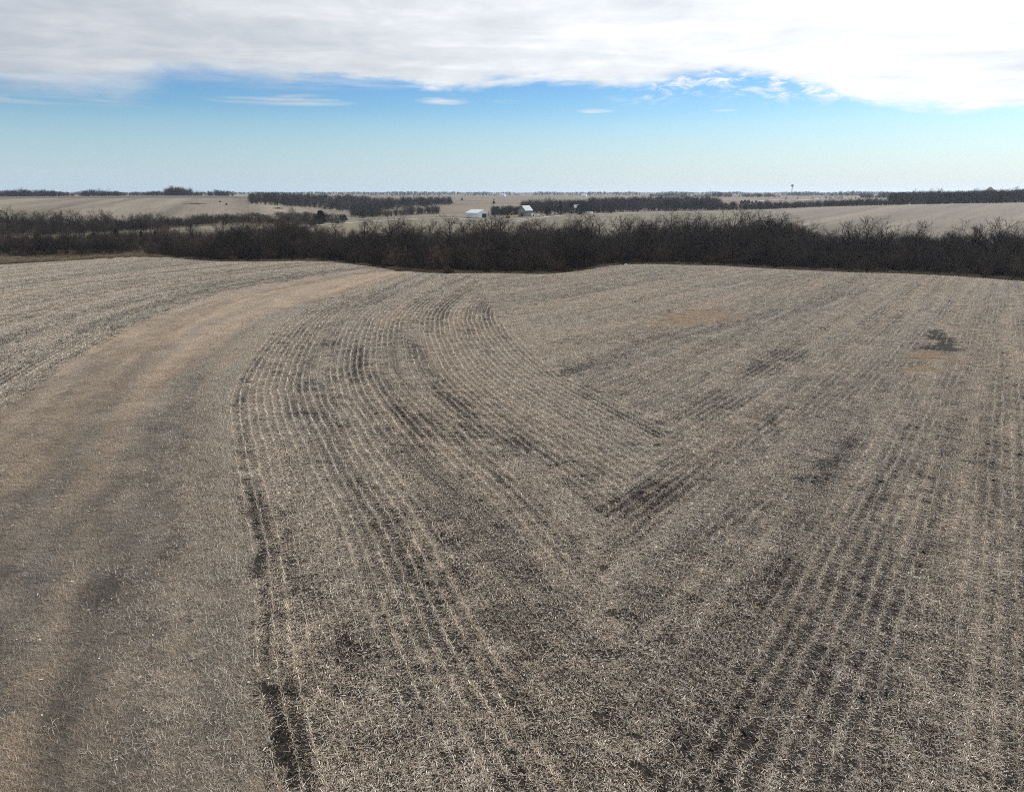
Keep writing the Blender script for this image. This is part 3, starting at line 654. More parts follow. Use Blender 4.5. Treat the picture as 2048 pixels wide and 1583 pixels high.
# grass patches in the stubble
gx = rs.uniform(10, 75, 9000); gy = rs.uniform(70, 140, 9000); ok = blobf(gx, gy, TANP) > 0.3; gx, gy = gx[ok], gy[ok]
tint = np.array((1.30, 1.17, 1.04)) * rs.uniform(.85, 1.15, (len(gx), 1))
gp_ = gn_scatter('dry_grass_patches', np.c_[gx, gy, zf(gx, gy)], rs.normal(0, .6, len(gx)), rs.randint(0, 9, len(gx)), tint, grass_c)
tag(gp_, 'orange tan dry grass patches showing in the stubble at the right', 'grass', kind='stuff')
print('grass', len(pts))
# pale corn husks and cobs blown onto the grass
hb = MB()
for k in range(420):
    y = rnd.uniform(17, 110); x = rnd.uniform(float(xL(y)), float(xR(y)) + 1)
    if abs(math.atan2(x, y)) > .68: continue
    z = float(zf(x, y)); a = rnd.uniform(0, 6.28); l_ = rnd.uniform(.03, .10); w_ = rnd.uniform(.015, .035)
    hb.box(-l_, l_, -w_, w_, .05, .05 + w_ * .8, 0, Matrix.Translation((x, y, z)) @ Matrix.Rotation(a, 4, 'Z') @ Matrix.Rotation(rnd.uniform(-.4, .4), 4, 'Y'))
M_husk = mat('husk', (0.55, 0.51, 0.43), 0.8, 0.15)
tag(hb.build('husk_litter', M_husk), 'pale corn husks scattered over the waterway grass', 'litter', kind='stuff')
# ---------------------------------------------------------------- bare trees
def grow(seed, height, spread, levels, trunk_r, stem_h=0.22, kids=(6, 6, 6, 6), upright=0.5, stems=1, thick=1.0, sides=(6, 5, 3, 3, 3)):
    """returns (trunk MB, crown MB): limbs that fork down to single twigs"""
    r = random.Random(seed); tr = MB(); cr = MB()
    def rv(): return Vector((r.gauss(0, 1), r.gauss(0, 1), r.gauss(0, 1))).normalized()
    def branch(p, d, ln, rad, lev):
        nseg = 4 if lev == 0 else (4 if lev == 1 else (3 if lev == 2 else (2 if lev == 3 else 1)))
        pts = [p.copy()]; dirs = []; rr_ = [rad]
        for i in range(nseg):
            wob = 0.10 if lev == 0 else 0.26
            d = (d + rv() * wob + Vector((0, 0, 1)) * (0.04 if lev == 0 else 0.10 * upright)).normalized()
            p = p + d * (ln / nseg); pts.append(p.copy()); dirs.append(d.copy())
            rr_.append(rad * (1 - 0.72 * (i + 1) / nseg) if lev < levels else rad * 0.25)
        (tr if lev < 2 else cr).tube(pts, rr_, sides[lev], cap=False)
        if lev >= levels: return
        nk = kids[lev] + r.randint(-1, 1)
        for i in range(nk):
            t = (stem_h if lev == 0 else 0.25) + (1 - (stem_h if lev == 0 else 0.25)) * (i + r.random()) / nk
            j = min(int(t * nseg), nseg - 1); q = pts[j].lerp(pts[j + 1], t * nseg - j)
            dd = dirs[j]; o = dd.orthogonal().normalized(); o.rotate(Matrix.Rotation(i * 2.4 + r.uniform(-.5, .5), 3, dd))
            ang = r.uniform(0.55, 1.05) if lev == 0 else r.uniform(0.45, 0.95)
            nd_ = (dd * math.cos(ang) + o * math.sin(ang)).normalized()
            nl = (height * spread * (1.1 - 0.55 * t) if lev == 0 else ln * r.uniform(.42, .68)) * r.uniform(.8, 1.15)
            minr = (0.011 * thick) if lev + 1 >= levels else 0.014 * thick
            branch(q, nd_, nl, max(rr_[j] * (0.62 if lev == 0 else 0.55), minr), lev + 1)
    for s_ in range(stems):
        if stems == 1: b = Vector((0, 0, -0.3)); d0 = Vector((r.gauss(0, .05), r.gauss(0, .05), 1))
        else:
            a = 6.28 * s_ / stems + r.random(); b = Vector((math.cos(a) * .5, math.sin(a) * .5, -0.3)); d0 = Vector((math.cos(a) * .28, math.sin(a) * .28, 1))
        branch(b, d0.normalized(), height * 0.80 * r.uniform(.85, 1.0), trunk_r, 0)
    zt_ = max(v[2] for v in cr.v); k = height / zt_
    for m_ in (tr, cr): m_.v = [(v[0] * k, v[1] * k, v[2] * k) for v in m_.v]
    return tr, cr
def proto(name, seed, h, spread, lv, tr_, kw, tw):
    a, b = grow(seed, h, spread, lv, tr_, **kw)
    t = a.build(name + '_t', M_bark, link=False); c = b.build(name + '_c', tw, link=False)
    n_t = len(a.v); a.add(b.v, b.f, 1); j_ = a.build(name + '_j', [M_bark, tw], link=False)
    return (t.data, c.data, h, j_)
PROTO = {'tall': [], 'thick': [], 'wide': [], 'shrub': [], 'low': []}
for s_ in range(5): PROTO['tall'].append(proto('tall', 20 + s_, 12, .36, 4, .22, dict(stem_h=.22, kids=(9, 6, 5, 5), upright=1.0), M_twig))
for s_ in range(5): PROTO['thick'].append(proto('thick', 40 + s_, 9, .34, 4, .10, dict(stem_h=.08, kids=(8, 5, 5, 4), upright=1.2, stems=2), M_twig))
for s_ in range(3): PROTO['wide'].append(proto('wide', 60 + s_, 12, .60, 4, .40, dict(stem_h=.36, kids=(6, 6, 5, 3), upright=0.5, thick=2.6), M_bark))
for s_ in range(4): PROTO['shrub'].append(proto('shrub', 80 + s_, 3.4, .42, 3, .03, dict(stem_h=.05, kids=(7, 6, 6), upright=1.0, stems=4, thick=.9), M_twig_red))
print('tree faces', [len(p[0].polygons) + len(p[1].polygons) for k in PROTO for p in PROTO[k]])
NTREE = 0
def tree(kind, loc, h, label, group=None, name='bare_tree', wide=1.0):
    global NTREE
    td, cd, h0, _j = rnd.choice(PROTO[kind]); NTREE += 1
    o = empty(name, loc, rnd.uniform(0, 6.28)); k = h / h0; o.scale = (k * wide, k * wide, k)
    a = bpy.data.objects.new('trunk', td); COL.objects.link(a); a.parent = o
    b = bpy.data.objects.new('crown', cd); COL.objects.link(b); b.parent = o
    tag(o, label, 'tree' if kind != 'shrub' else 'shrub', group); return o

TOP = [(-100, 462), (290, 458), (340, 449), (400, 446), (460, 442), (500, 437), (540, 433), (590, 430), (630, 441), (660, 447), (700, 448), (760, 444), (850, 442), (930, 447), (1000, 442), (1080, 444), (1160, 440), (1240, 441),
       (1300, 436), (1380, 435), (1460, 427), (1510, 421), (1545, 421), (1580, 432), (1620, 451), (1700, 462), (1800, 461), (1880, 468), (1950, 466), (2000, 463), (2048, 465), (2200, 466)]
def toprow(px): return float(np.interp(px, [a for a, b in TOP], [b for a, b in TOP]) + 1 + 34 * (fbm(px / 48.0, 3.3, 3) - .5))
LMK = [(300, 'by the valley cedars'), (420, 'behind the field hump'), (505, 'near its low cedar'), (585, 'under the dark lane cedar'), (665, 'under the gravel lane bend'),
       (745, 'under the far wood'), (830, 'above the grassed waterway end'), (905, 'just left of the white shed'), (960, 'under the white shed'), (1015, 'under the excavator'), (1065, 'under the grey barn'),
       (1120, 'under the farmyard evergreens'), (1175, 'under the camper trailers'), (1235, 'behind the white sack'), (1300, 'under the forked meadow tree'), (1370, 'under the pale meadow end'),
       (1445, 'under the cedar grove'), (1515, 'at its highest crest'), (1585, 'under the water tower'), (1660, 'at the right hill foot'), (1740, 'under the flat topped tree'), (1835, 'under the fan shaped tree'),
       (1920, 'before the right hill middle'), (2000, 'under the biggest right crown'), (2085, 'at the right view edge')]
ROWN = ['at belt front', 'in belt row two', 'in the belt middle', 'in belt row four', 'at belt rear']
LOOK = ['bushy brown', 'many stemmed', 'dark bare', 'slim bare', 'tall bare']
DEP = [(5, .42, 'thick'), (15, .66, 'thick'), (34, .88, 'tall'), (62, 1.0, 'tall'), (95, 1.06, 'tall')]
bt = []
for di, (dep, fr_, kd) in enumerate(DEP):
    px = 318 + di * 9
    while px < 2090:
        q = px + rnd.uniform(-12, 12); a = azi(q, 520); r = float(r_edge(a)) + dep + rnd.uniform(-5, 6) * (0.5 if di == 0 else 1.0)
        p = pt(q, r, 520); base_row = np.interp(q, [e[0] for e in EDGE], [e[1] for e in EDGE])
        tr_ = base_row + (toprow(q) - 4 - base_row) * fr_ + rnd.uniform(-13, 10)
        h = H + r * tane(q, tr_) - p.z; h = max(3.5, min(h, 17))
        bt.append((di, min(range(len(LMK)), key=lambda i: abs(LMK[i][0] - q)), q, kd, p, h))
        px += (38, 40, 42, 44, 46)[di] * rnd.uniform(.85, 1.15)
from collections import defaultdict
cells = defaultdict(list)
for t_ in bt: cells[t_[:2]].append(t_)
NTH = ['leftmost', 'second from left', 'third from left', 'fourth from left', 'fifth from left', 'sixth from left', 'seventh from left', 'eighth from left', 'ninth from left']
def orders(n): return [''] if n == 1 else (['left of two', 'right of two'] if n == 2 else (['leftmost', 'middle', 'rightmost'] if n == 3 else NTH[:n - 1] + ['rightmost']))
for (di, li), L_ in cells.items():
    L_.sort(key=lambda t: t[2])
    for t_, od in zip(L_, orders(len(L_))):
        lb = '%s tree %s %s' % (LOOK[di], ROWN[di], LMK[li][1]) + ((', ' + od) if od else '')
        tree(t_[3], t_[4], t_[5], lb, 'bare trees %s of the wooded belt' % ROWN[di], wide=rnd.uniform(.95, 1.25) * (1.2 if di > 1 else 1.1))
# trees that stand up out of the belt, each with its own look
EM = [(862, 424, 300, 'tall', 'slender bare tree leaning over the belt left of the pale gravel lane'), (900, 423, 305, 'tall', 'tall bare tree standing out of the belt left of the white shed'),
      (940, 434, 300, 'wide', 'bare tree with crooked limbs in front of the white shed'), (1010, 438, 300, 'wide', 'bare forked tree below the tan excavator'),
      (1093, 440, 295, 'wide', 'low spreading bare tree in front of the grey barn'), (1205, 432, 300, 'tall', 'narrow bare tree below the lone pole right of the farmyard'),
      (1260, 428, 300, 'tall', 'bare tree with upswept limbs above the belt crest right of the farmyard'), (1297, 420, 300, 'wide', 'tall crooked bare tree with a forked top against the pale meadow'),
      (1345, 427, 295, 'tall', 'thin bare tree beside the crooked forked one'), (1392, 424, 300, 'wide', 'bare branching tree at the right of the pale meadow'),
      (1470, 407, 300, 'wide', 'tallest bare tree of the belt, below the cedar grove and gravel lane'), (1500, 414, 290, 'wide', 'broad bare tree close right of the tallest one'),
      (1700, 436, 262, 'wide', 'short spreading bare tree at the left of the flat topped group'), (1735, 425, 262, 'wide', 'large flat topped bare tree with arching limbs before the right hill'),
      (1775, 438, 258, 'wide', 'rounded bare tree right of the large flat topped one'), (1838, 434, 255, 'wide', 'separate fan shaped bare tree before the right hill'),
      (1955, 438, 240, 'wide', 'arching bare tree left of the biggest crown at the right edge'), (1998, 427, 238, 'wide', 'biggest spreading bare crown near the right edge of the field'),
      (2046, 450, 235, 'wide', 'bare tree cut by the right edge of the view'), (205, 413, 520, 'wide', 'tall open crowned bare tree before the striped left hill'),
      (222, 416, 530, 'tall', 'bare tree leaning beside the open crowned one before the left hill'), (294, 420, 530, 'wide', 'rounded bare tree alone before the striped left hill'),
      (12, 409, 470, 'wide', 'tall bare tree at the left edge above the valley'), (70, 417, 500, 'thick', 'bushy dark bare tree near the left edge of the valley'),
      (735, 430, 300, 'wide', 'open bare crown at the crest below the right end of the far wood'), (800, 427, 300, 'wide', 'lone crooked bare crown between the far wood and the white shed'),
      (975, 431, 300, 'wide', 'bare crown poking up right of the white shed'), (1050, 436, 298, 'wide', 'dark bare crown straight under the grey barn'),
      (1150, 433, 298, 'wide', 'bare crown under the farmyard utility pole'), (1240, 425, 298, 'wide', 'leaning bare crown left of the upswept one'),
      (1425, 420, 298, 'wide', 'bare crown between the meadow end and the tallest tree'), (1540, 417, 292, 'wide', 'bare crown on the right shoulder of the belt crest'),
      (585, 411, 600, 'wide', 'open bare tree on the slope left of the farm road')]
for px, tr_, r, kd, lb in EM:
    p = pt(px, r, 450); tree(kd, p, H + r * tane(px, tr_) - p.z, lb)
# the valley on the left: two lines of trees either side of a pale ridge
VL = [(0, 'at the left edge of the view'), (60, 'above the leftmost small cedar'), (120, 'above the wide cedar'), (185, 'by the broad cedar'), (240, 'by the narrow cedar'), (300, 'by the two small cedars'), (360, 'where the ridge meets the belt')]
for r0, r1, t0, t1, n, lb, gr in ((350, 425, 456, 480, 26, 'grey tree before the pale ridge', 'near trees of the left valley'),
                                 (495, 585, 416, 438, 30, 'dark tree beyond the pale ridge', 'far trees of the left valley')):
    cells = defaultdict(list)
    for i in range(n):
        q = -10 + (330 if r0 < 450 else 375) * (i + rnd.random()) / n; cells[min(range(len(VL)), key=lambda i: abs(VL[i][0] - q))].append(q)
    for li, L_ in cells.items():
        L_.sort()
        for q, od in zip(L_, orders(len(L_))):
            r = rnd.uniform(r0, r1); p = pt(q, r, 450)
            tr_ = rnd.uniform(t0, t1) + (8 if q > 300 else 0); h = H + r * tane(q, tr_) - p.z
            tree(rnd.choice(('thick', 'tall')), p, max(3.5, min(h, 15)), lb + ' ' + VL[li][1] + ((', ' + od) if od else ''), gr, wide=1.35)
print('trees', NTREE)

# conifers
def cedar_proto(seed, h, w, narrow):
    r = random.Random(seed); t = MB(); t.tube([(0, 0, -.3), (0, 0, h * .55), (.1, 0, h * .9)], [.16, .09, .03], 6)
    V, Fq = [], []
    n = 5200
    for i in range(n):
        u = r.random() ** 0.8; z = h * (.05 + .95 * u); lob = 1 + .22 * math.sin(z * 3.1 + seed) + .16 * math.sin(z * 7.3 + 2 * seed)
        R = w * ((1 - u) ** narrow) * lob * (.9 if u > .1 else u * 9); a = r.uniform(0, 6.283)
        R *= (1 + .25 * math.sin(a * 3 + seed + z)) * (.35 + .65 * r.random() ** .5)
        c = Vector((R * math.cos(a), R * math.sin(a), z + r.gauss(0, .08)))
        d = Vector((math.cos(a) + r.gauss(0, .5), math.sin(a) + r.gauss(0, .5), .45 + r.gauss(0, .4))).normalized(); s = d.orthogonal().normalized(); s.rotate(Matrix.Rotation(r.uniform(0, 6.28), 3, d))
        L_ = r.uniform(.25, .5); b = len(V); V += [c - s * .07, c + s * .07, c + d * L_]; Fq.append([b, b + 1, b + 2])
    return (t.build('cedar_t', M_bark, link=False).data, mesh_np('cedar_c', V, Fq, M_cedar, link=False).data, h)
CED = [cedar_proto(5, 6, 1.7, .75), cedar_proto(9, 6, 2.3, .55), cedar_proto(13, 9, 2.8, .9)]
def cedar(px, base_row, top_row, r, v, label, group=None, w=1.0):
    p = pt(px, r, base_row); h = (base_row - top_row) * r / F * 1.05; td, cd, h0 = CED[v]
    o = empty('evergreen_tree', p, rnd.uniform(0, 6)); k = max(h, 1.2) / h0; o.scale = (k * w, k * w, k)
    for nm, dt in (('trunk', td), ('crown', cd)):
        c = bpy.data.objects.new(nm, dt); COL.objects.link(c); c.parent = o
    tag(o, label, 'evergreen tree', group)
cedar(95, 503, 484, 350, 1, 'small dark cedar leftmost in the valley brush', w=1.3)
cedar(134, 502, 477, 360, 1, 'wide dark cedar among brush in the left valley', w=1.6)
cedar(190, 492, 469, 385, 1, 'broad dark cedar on the pale ridge of the left valley', w=1.5)
cedar(236, 492, 465, 385, 0, 'narrow dark cedar right of the broad one in the left valley')
cedar(284, 478, 461, 400, 0, 'small dark cedar against the pale ridge in the left valley')
cedar(312, 476, 460, 400, 0, 'second small cedar where the pale ridge meets the belt')
cedar(495, 456, 444, 430, 1, 'low dark cedar behind the belt at the end of the pale ridge', w=1.4)
cedar(642, 452, 429, 560, 1, 'large round dark cedar left of the gravel lane', w=1.5)
cedar(690, 440, 430, 620, 1, 'small cedar on the bank above the gravel lane', w=1.4)
cedar(924, 398, 393.5, 1350, 1, 'tiny dark cedar alone on the far pasture', w=1.3)
cedar(987.5, 407, 401.5, 1080, 1, 'round dark cedar alone on the pasture above the white shed', w=1.5)
cedar(988, 398.5, 396, 1400, 1, 'tiny cedar behind the round one on the far pasture', w=1.6)
cedar(901, 408, 400, 1050, 1, 'dark cedar ending the far wood on the pasture', w=1.7)
cedar(846, 412, 405, 950, 1, 'cedar in front of the far wood left of the pasture', w=1.6)
cedar(1095, 429, 414, 672, 1, 'low round evergreen beside the grey barn', w=1.3)
cedar(1121, 430, 406, 675, 2, 'tall dark conical evergreen at the middle of the farmyard', w=1.4)
cedar(1143, 429, 407, 690, 2, 'tall dark evergreen left of the farmhouse', w=1.3)
cedar(1159, 428, 411, 668, 1, 'rounded dark evergreen in front of the farmhouse', w=1.7)
cedar(453.5, 416.5, 413, 860, 1, 'tiny dark cedar low on the striped left hill', w=1.6)
cedar(441, 410.5, 408, 960, 1, 'tiny dark cedar on the fence line of the left hill', w=1.8)
for px, b, t, wd_ in ((1483, 406, 400, 'lowest and leftmost cedar'), (1490, 404, 397, 'second cedar from the left'), (1497, 402, 395, 'tallest cedar'), (1505, 401, 396, 'rightmost cedar')):
    cedar(px, b, t, 1050, 1, wd_ + ' of the grove beside the far gravel lane', 'cedars in the grove beside the far lane', w=1.7)
cedar(1512, 401, 396, 1080, 1, 'left one of two round cedars right of the lane grove', w=1.5)
cedar(1519, 401, 397.5, 1080, 1, 'smaller right one of two round cedars past the lane grove', w=1.5)
cedar(1629.5, 404.5, 402.5, 1000, 1, 'tiny dark cedar before the far wood right of the water tower', w=1.5)

# underbrush, edge weeds and far woods: too many to count
def low_obj(name, seed, h, spread, kids, thick, m, stems=1, lv=3):
    a, b = grow(seed, h, spread, lv, .12 * thick, stem_h=.03, kids=kids, upright=.9, stems=stems, thick=thick, sides=(4, 3, 3, 3, 3))
    a.add(b.v, b.f); return a.build(name, m, link=False)
brush_c = coll_of('brush_pieces', [bpy.data.objects.new('brush_%d' % i, p[1]) for i, p in enumerate(PROTO['shrub'])])
def scatter_pts(lst):
    P_ = [pt(px, r, row) for px, r, row in lst]; return np.array([tuple(p) for p in P_])
thick_c = coll_of('thicket_pieces', [p[3] for p in PROTO['tall'] + PROTO['thick']])
lst = []; sc = []; vi = []
for k in range(1300):
    px = rnd.uniform(330, 2110); a = azi(px, 530); dep = rnd.uniform(8, 125); r = float(r_edge(a)) + dep; p = pt(px, r, 530)
    base_row = np.interp(px, [e[0] for e in EDGE], [e[1] for e in EDGE]); fr_ = np.interp(dep, [0, 15, 45, 112], [.35, .58, .80, .90])
    h = H + r * tane(px, base_row + (toprow(px) - base_row) * fr_ + rnd.uniform(-5, 12)) - p.z; v = rnd.randrange(5) + (5 if dep < 30 else 0)
    lst.append((px, r, 530)); vi.append(v); sc.append(max(3, h) / (12 if v < 5 else 9))
for k in range(300):
    px = rnd.uniform(-20, 330); r = rnd.uniform(345, 428); lst.append((px, r, 480)); vi.append(5 + k % 5); sc.append(rnd.uniform(.4, .9) * (1.15 - (r - 345) / 160))
for k in range(330):
    px = rnd.uniform(-20, 400) if k % 3 else rnd.uniform(400, 640); r = rnd.uniform(490, 610); lst.append((px, r, 440)); vi.append(k % 10); sc.append(rnd.uniform(.4, .92) * (1 if px < 330 else .66))
for k in range(420):                       # the woods run on past both sides of the view
    if k < 240:
        px = rnd.uniform(2090, 2700); r = float(r_edge(azi(px, 530))) + rnd.uniform(6, 100); lst.append((px, r, 530))
    else: px = rnd.uniform(-480, -15); lst.append((px, rnd.choice((rnd.uniform(345, 425), rnd.uniform(495, 600))), 450))
    vi.append(k % 10); sc.append(rnd.uniform(.5, .9))
for k in range(110):
    px = rnd.uniform(-20, 235) if k < 80 else rnd.uniform(235, 380); lst.append((px, rnd.uniform(425, 495), 450)); vi.append(5 + k % 5); sc.append(rnd.uniform(.3, .8))
pp = scatter_pts(lst); n = len(pp)
ob = gn_scatter('tree_thicket', pp, rs.uniform(0, 6.28, n), np.array(vi), np.ones((n, 3)), thick_c, np.array(sc))
tag(ob, 'crowded bare saplings and smaller trees filling the wooded belt', 'thicket', kind='stuff')
lst = []; sc = []
for k in range(2300):
    px = rnd.uniform(300, 2110) if k % 7 else rnd.uniform(2110, 2650); a = azi(px, 530); dep = rnd.random() ** 1.5 * 100 + 1.5
    lst.append((px, float(r_edge(a)) + dep, 530)); sc.append(rnd.uniform(.5, 1.25) * (0.55 if dep < 5 else 1.0) * (1.0 + min(dep, 60) / 90))
for k in range(420):
    px = rnd.uniform(-20, 330); r = rnd.uniform(335, 420); lst.append((px, r, 480)); sc.append(rnd.uniform(.5, 1.1))
for k in range(260):
    px = rnd.uniform(-20, 370); r = rnd.uniform(490, 600); lst.append((px, r, 440)); sc.append(rnd.uniform(.9, 1.8))
for k in range(420):
    px = rnd.uniform(380, 690); r = rnd.uniform(520, 640) + (px - 380) * .1; lst.append((px, r, 440)); sc.append(rnd.uniform(.6, 1.7))
pp = scatter_pts(lst); n = len(pp)
ob = gn_scatter('underbrush', pp, rs.uniform(0, 6.28, n), rs.randint(0, 4, n), np.ones((n, 3)), brush_c, np.array(sc))
tag(ob, 'dark tangled underbrush filling the wooded belt and valley', 'underbrush', kind='stuff')
# dry weeds along the field edge
def weed(seed):
    r = np.random.RandomState(seed); n = 260
    V, Fq = strips(n, r.normal(0, .5, n), r.normal(0, .5, n), np.zeros(n), r.uniform(0, 6.28, n), r.uniform(.25, .8, n), r.uniform(.012, .03, n), r.uniform(.7, 1.5, n), r.normal(0, .05, n), r.normal(0, .5, n), r)
    return mesh_np('weed', V, Fq, M_weed, link=False)
weed_c = coll_of('weed_pieces', [weed(i) for i in range(4)])
lst = []
for k in range(1500):
    px = rnd.uniform(-60, 2110); a = azi(px, 530)
    if px < 330 or rnd.random() < .35 or 780 < px < 950: lst.append((px, float(r_edge(a)) + abs(rnd.gauss(0, 2.0)) + 0.3, 530))
for k in range(900): lst.append((rnd.uniform(-40, 340), rnd.uniform(262, 372), 500))
pp = scatter_pts(lst); n = len(pp)
ob = gn_scatter('edge_weeds', pp, rs.uniform(0, 6.28, n), rs.randint(0, 4, n), np.ones((n, 3)), weed_c, rs.uniform(.6, 1.5, n))
tag(ob, 'dry tan weeds along the rim of the field under the trees', 'weeds', kind='stuff')
far_c = coll_of('far_tree_pieces', [low_obj('fartree_%d' % i, 120 + i, 10, (.5, .42, .36)[i % 3], (10, 7, 6), 1.7, M_twig_far, 1 + i % 2) for i in range(6)])
farthest_c = coll_of('farthest_tree_pieces', [low_obj('fartree_b%d' % i, 140 + i, 10, .5, (8, 5, 4), 7.0, M_twig_far) for i in range(4)])
def wood(name, label, polys, coll, hs, seed):
    """polys: (px0, px1, r0, r1, count, height) or with slanted r: r given at both ends"""
    r_ = random.Random(seed); P_ = []; S_ = []
    for (a, b, ra0, ra1, rb0, rb1, cnt, h) in polys:
        for k in range(int(cnt * 1.7)):
            t = r_.random(); px = a + (b - a) * t; r0 = ra0 + (rb0 - ra0) * t; r1 = ra1 + (rb1 - ra1) * t
            clump = float(vn(px / 23.0, seed * 7.3 + ra0 / 300)) if seed > 3 else .7
            if r_.random() > clump * 2.0 + .15: continue
            r = r0 + (r1 - r0) * r_.random(); P_.append(pt(px, r, 400)); S_.append(h / 10 * (.55 + .6 * clump if seed > 3 else 1) * r_.uniform(.4, 1.12) * (1.25 if r_.random() < .06 else 1))
    pp = np.array([tuple(p) for p in P_]); n = len(pp)
    o = gn_scatter(name, pp, rs.uniform(0, 6.28, n), rs.randint(0, hs, n), np.ones((n, 3)), coll, np.array(S_))
    tag(o, label, 'wood', kind='stuff'); return o
wood('far_wood', 'bare wood climbing the hill left of the farmyard', [(500, 760, 920, 1180, 800, 1180, 420, 9), (560, 740, 1150, 1450, 1150, 1450, 200, 11), (700, 900, 800, 1180, 990, 1180, 330, 10), (700, 760, 700, 820, 720, 830, 50, 8), (715, 880, 670, 720, 730, 770, 90, 8)], far_c, 6, 1)
wood('far_wood', 'bare wood behind the barn and farmhouse', [(1045, 1230, 720, 900, 700, 950, 330, 11), (1180, 1440, 720, 1150, 760, 1000, 480, 11), (1250, 1420, 950, 1250, 1050, 1300, 160, 10), (985, 1050, 690, 740, 690, 740, 110, 8), (1420, 1545, 740, 850, 780, 850, 110, 8)], far_c, 6, 2)
wood('far_wood', 'bare wood line behind the right hill', [(1530, 1780, 780, 860, 790, 880, 260, 7), (1780, 2090, 770, 1150, 770, 1300, 620, 12), (2090, 2600, 770, 1150, 770, 1150, 420, 11), (1480, 1560, 800, 860, 780, 840, 50, 6)], far_c, 6, 3)
wood('horizon_wood', 'thin blue tree line on the horizon at the left', [(-60, 470, 1480, 1640, 1420, 1540, 560, 13), (-60, 180, 1430, 1480, 1430, 1480, 120, 8), (330, 470, 1440, 1500, 1440, 1500, 110, 16), (500, 560, 1500, 1700, 1500, 1700, 60, 11), (-480, -60, 1480, 1640, 1480, 1640, 300, 12)], far_c, 6, 4)
wood('horizon_wood', 'scattered tree lines on the horizon at the right', [(1300, 1560, 1900, 2600, 1700, 2400, 260, 11), (1560, 1740, 2500, 3200, 2300, 3000, 170, 12), (1720, 1830, 1500, 1900, 1500, 1900, 130, 13), (1820, 2090, 1400, 2000, 1400, 2000, 260, 12), (1560, 1720, 1300, 1350, 1300, 1350, 14, 7)], far_c, 6, 5)
wood('horizon_wood', 'farthest tree line across the middle of the horizon', [(-80, 2120, 3300, 6000, 3300, 6000, 2600, 15), (-500, -80, 3300, 6000, 3300, 6000, 400, 15), (2120, 2600, 3300, 6000, 3300, 6000, 400, 15), (740, 1350, 2800, 3300, 2900, 3300, 220, 9)], farthest_c, 4, 6)

# ---------------------------------------------------------------- roads
def road(name, pts_, w, label, lift=0.12, m=None):
    P_ = [Vector(pt(px, r, 430)) for px, r in pts_]; fine_ = []
    for a, b in zip(P_[:-1], P_[1:]):
        n = max(2, int((b - a).length / 6)); fine_ += [a.lerp(b, i / n) for i in range(n)]
    fine_.append(P_[-1])
    for _ in range(6): fine_ = [fine_[0]] + [(fine_[i - 1] + fine_[i] * 2 + fine_[i + 1]) / 4 for i in range(1, len(fine_) - 1)] + [fine_[-1]]
    V, Fq = [], []
    for i, p in enumerate(fine_):
        d = (fine_[min(i + 1, len(fine_) - 1)] - fine_[max(i - 1, 0)]); d.z = 0; d.normalize(); s = Vector((d.y, -d.x, 0))
        for k in (-1, -.4, .4, 1):
            q = p + s * (k * w / 2); V.append((q.x, q.y, float(zt(q.x, q.y)) + (lift if abs(k) < 1 else lift - .1)))
        if i: b = i * 4; Fq += [[b - 4 + j, b - 3 + j, b + 1 + j, b + j] for j in range(3)]
    o = mesh_np(name, V, Fq, m or M_gravel); tag(o, label, 'road', kind='structure')
road('gravel_road', [(560, 520), (625, 535), (660, 560), (702, 585), (740, 605), (800, 640), (900, 655), (960, 600), (1024, 605), (1060, 610), (1110, 650), (1165, 668), (1214, 690), (1262, 700), (1330, 720)], 7, 'pale gravel lane passing below the farmyard', .2)
road('farm_track', [(930, 545), (960, 548), (1000, 552), (1040, 570), (1060, 605)], 3.5, 'narrow pale track in the meadow below the white shed', .2)
road('valley_road', [(-80, 345), (0, 345), (45, 345), (80, 350), (140, 360)], 4.5, 'pale dirt road in the valley at the left edge', .15)
road('gravel_road', [(1468, 860), (1478, 930), (1490, 1050), (1505, 1150), (1525, 1250), (1560, 1330)], 10, 'far gravel lane climbing past the cedar grove', .25)
road('gravel_road', [(1585, 1250), (1613, 1300), (1651, 1480), (1686, 1650), (1706, 1850), (1722, 2000)], 14, 'long pale road crossing the far fields at the right', .4)

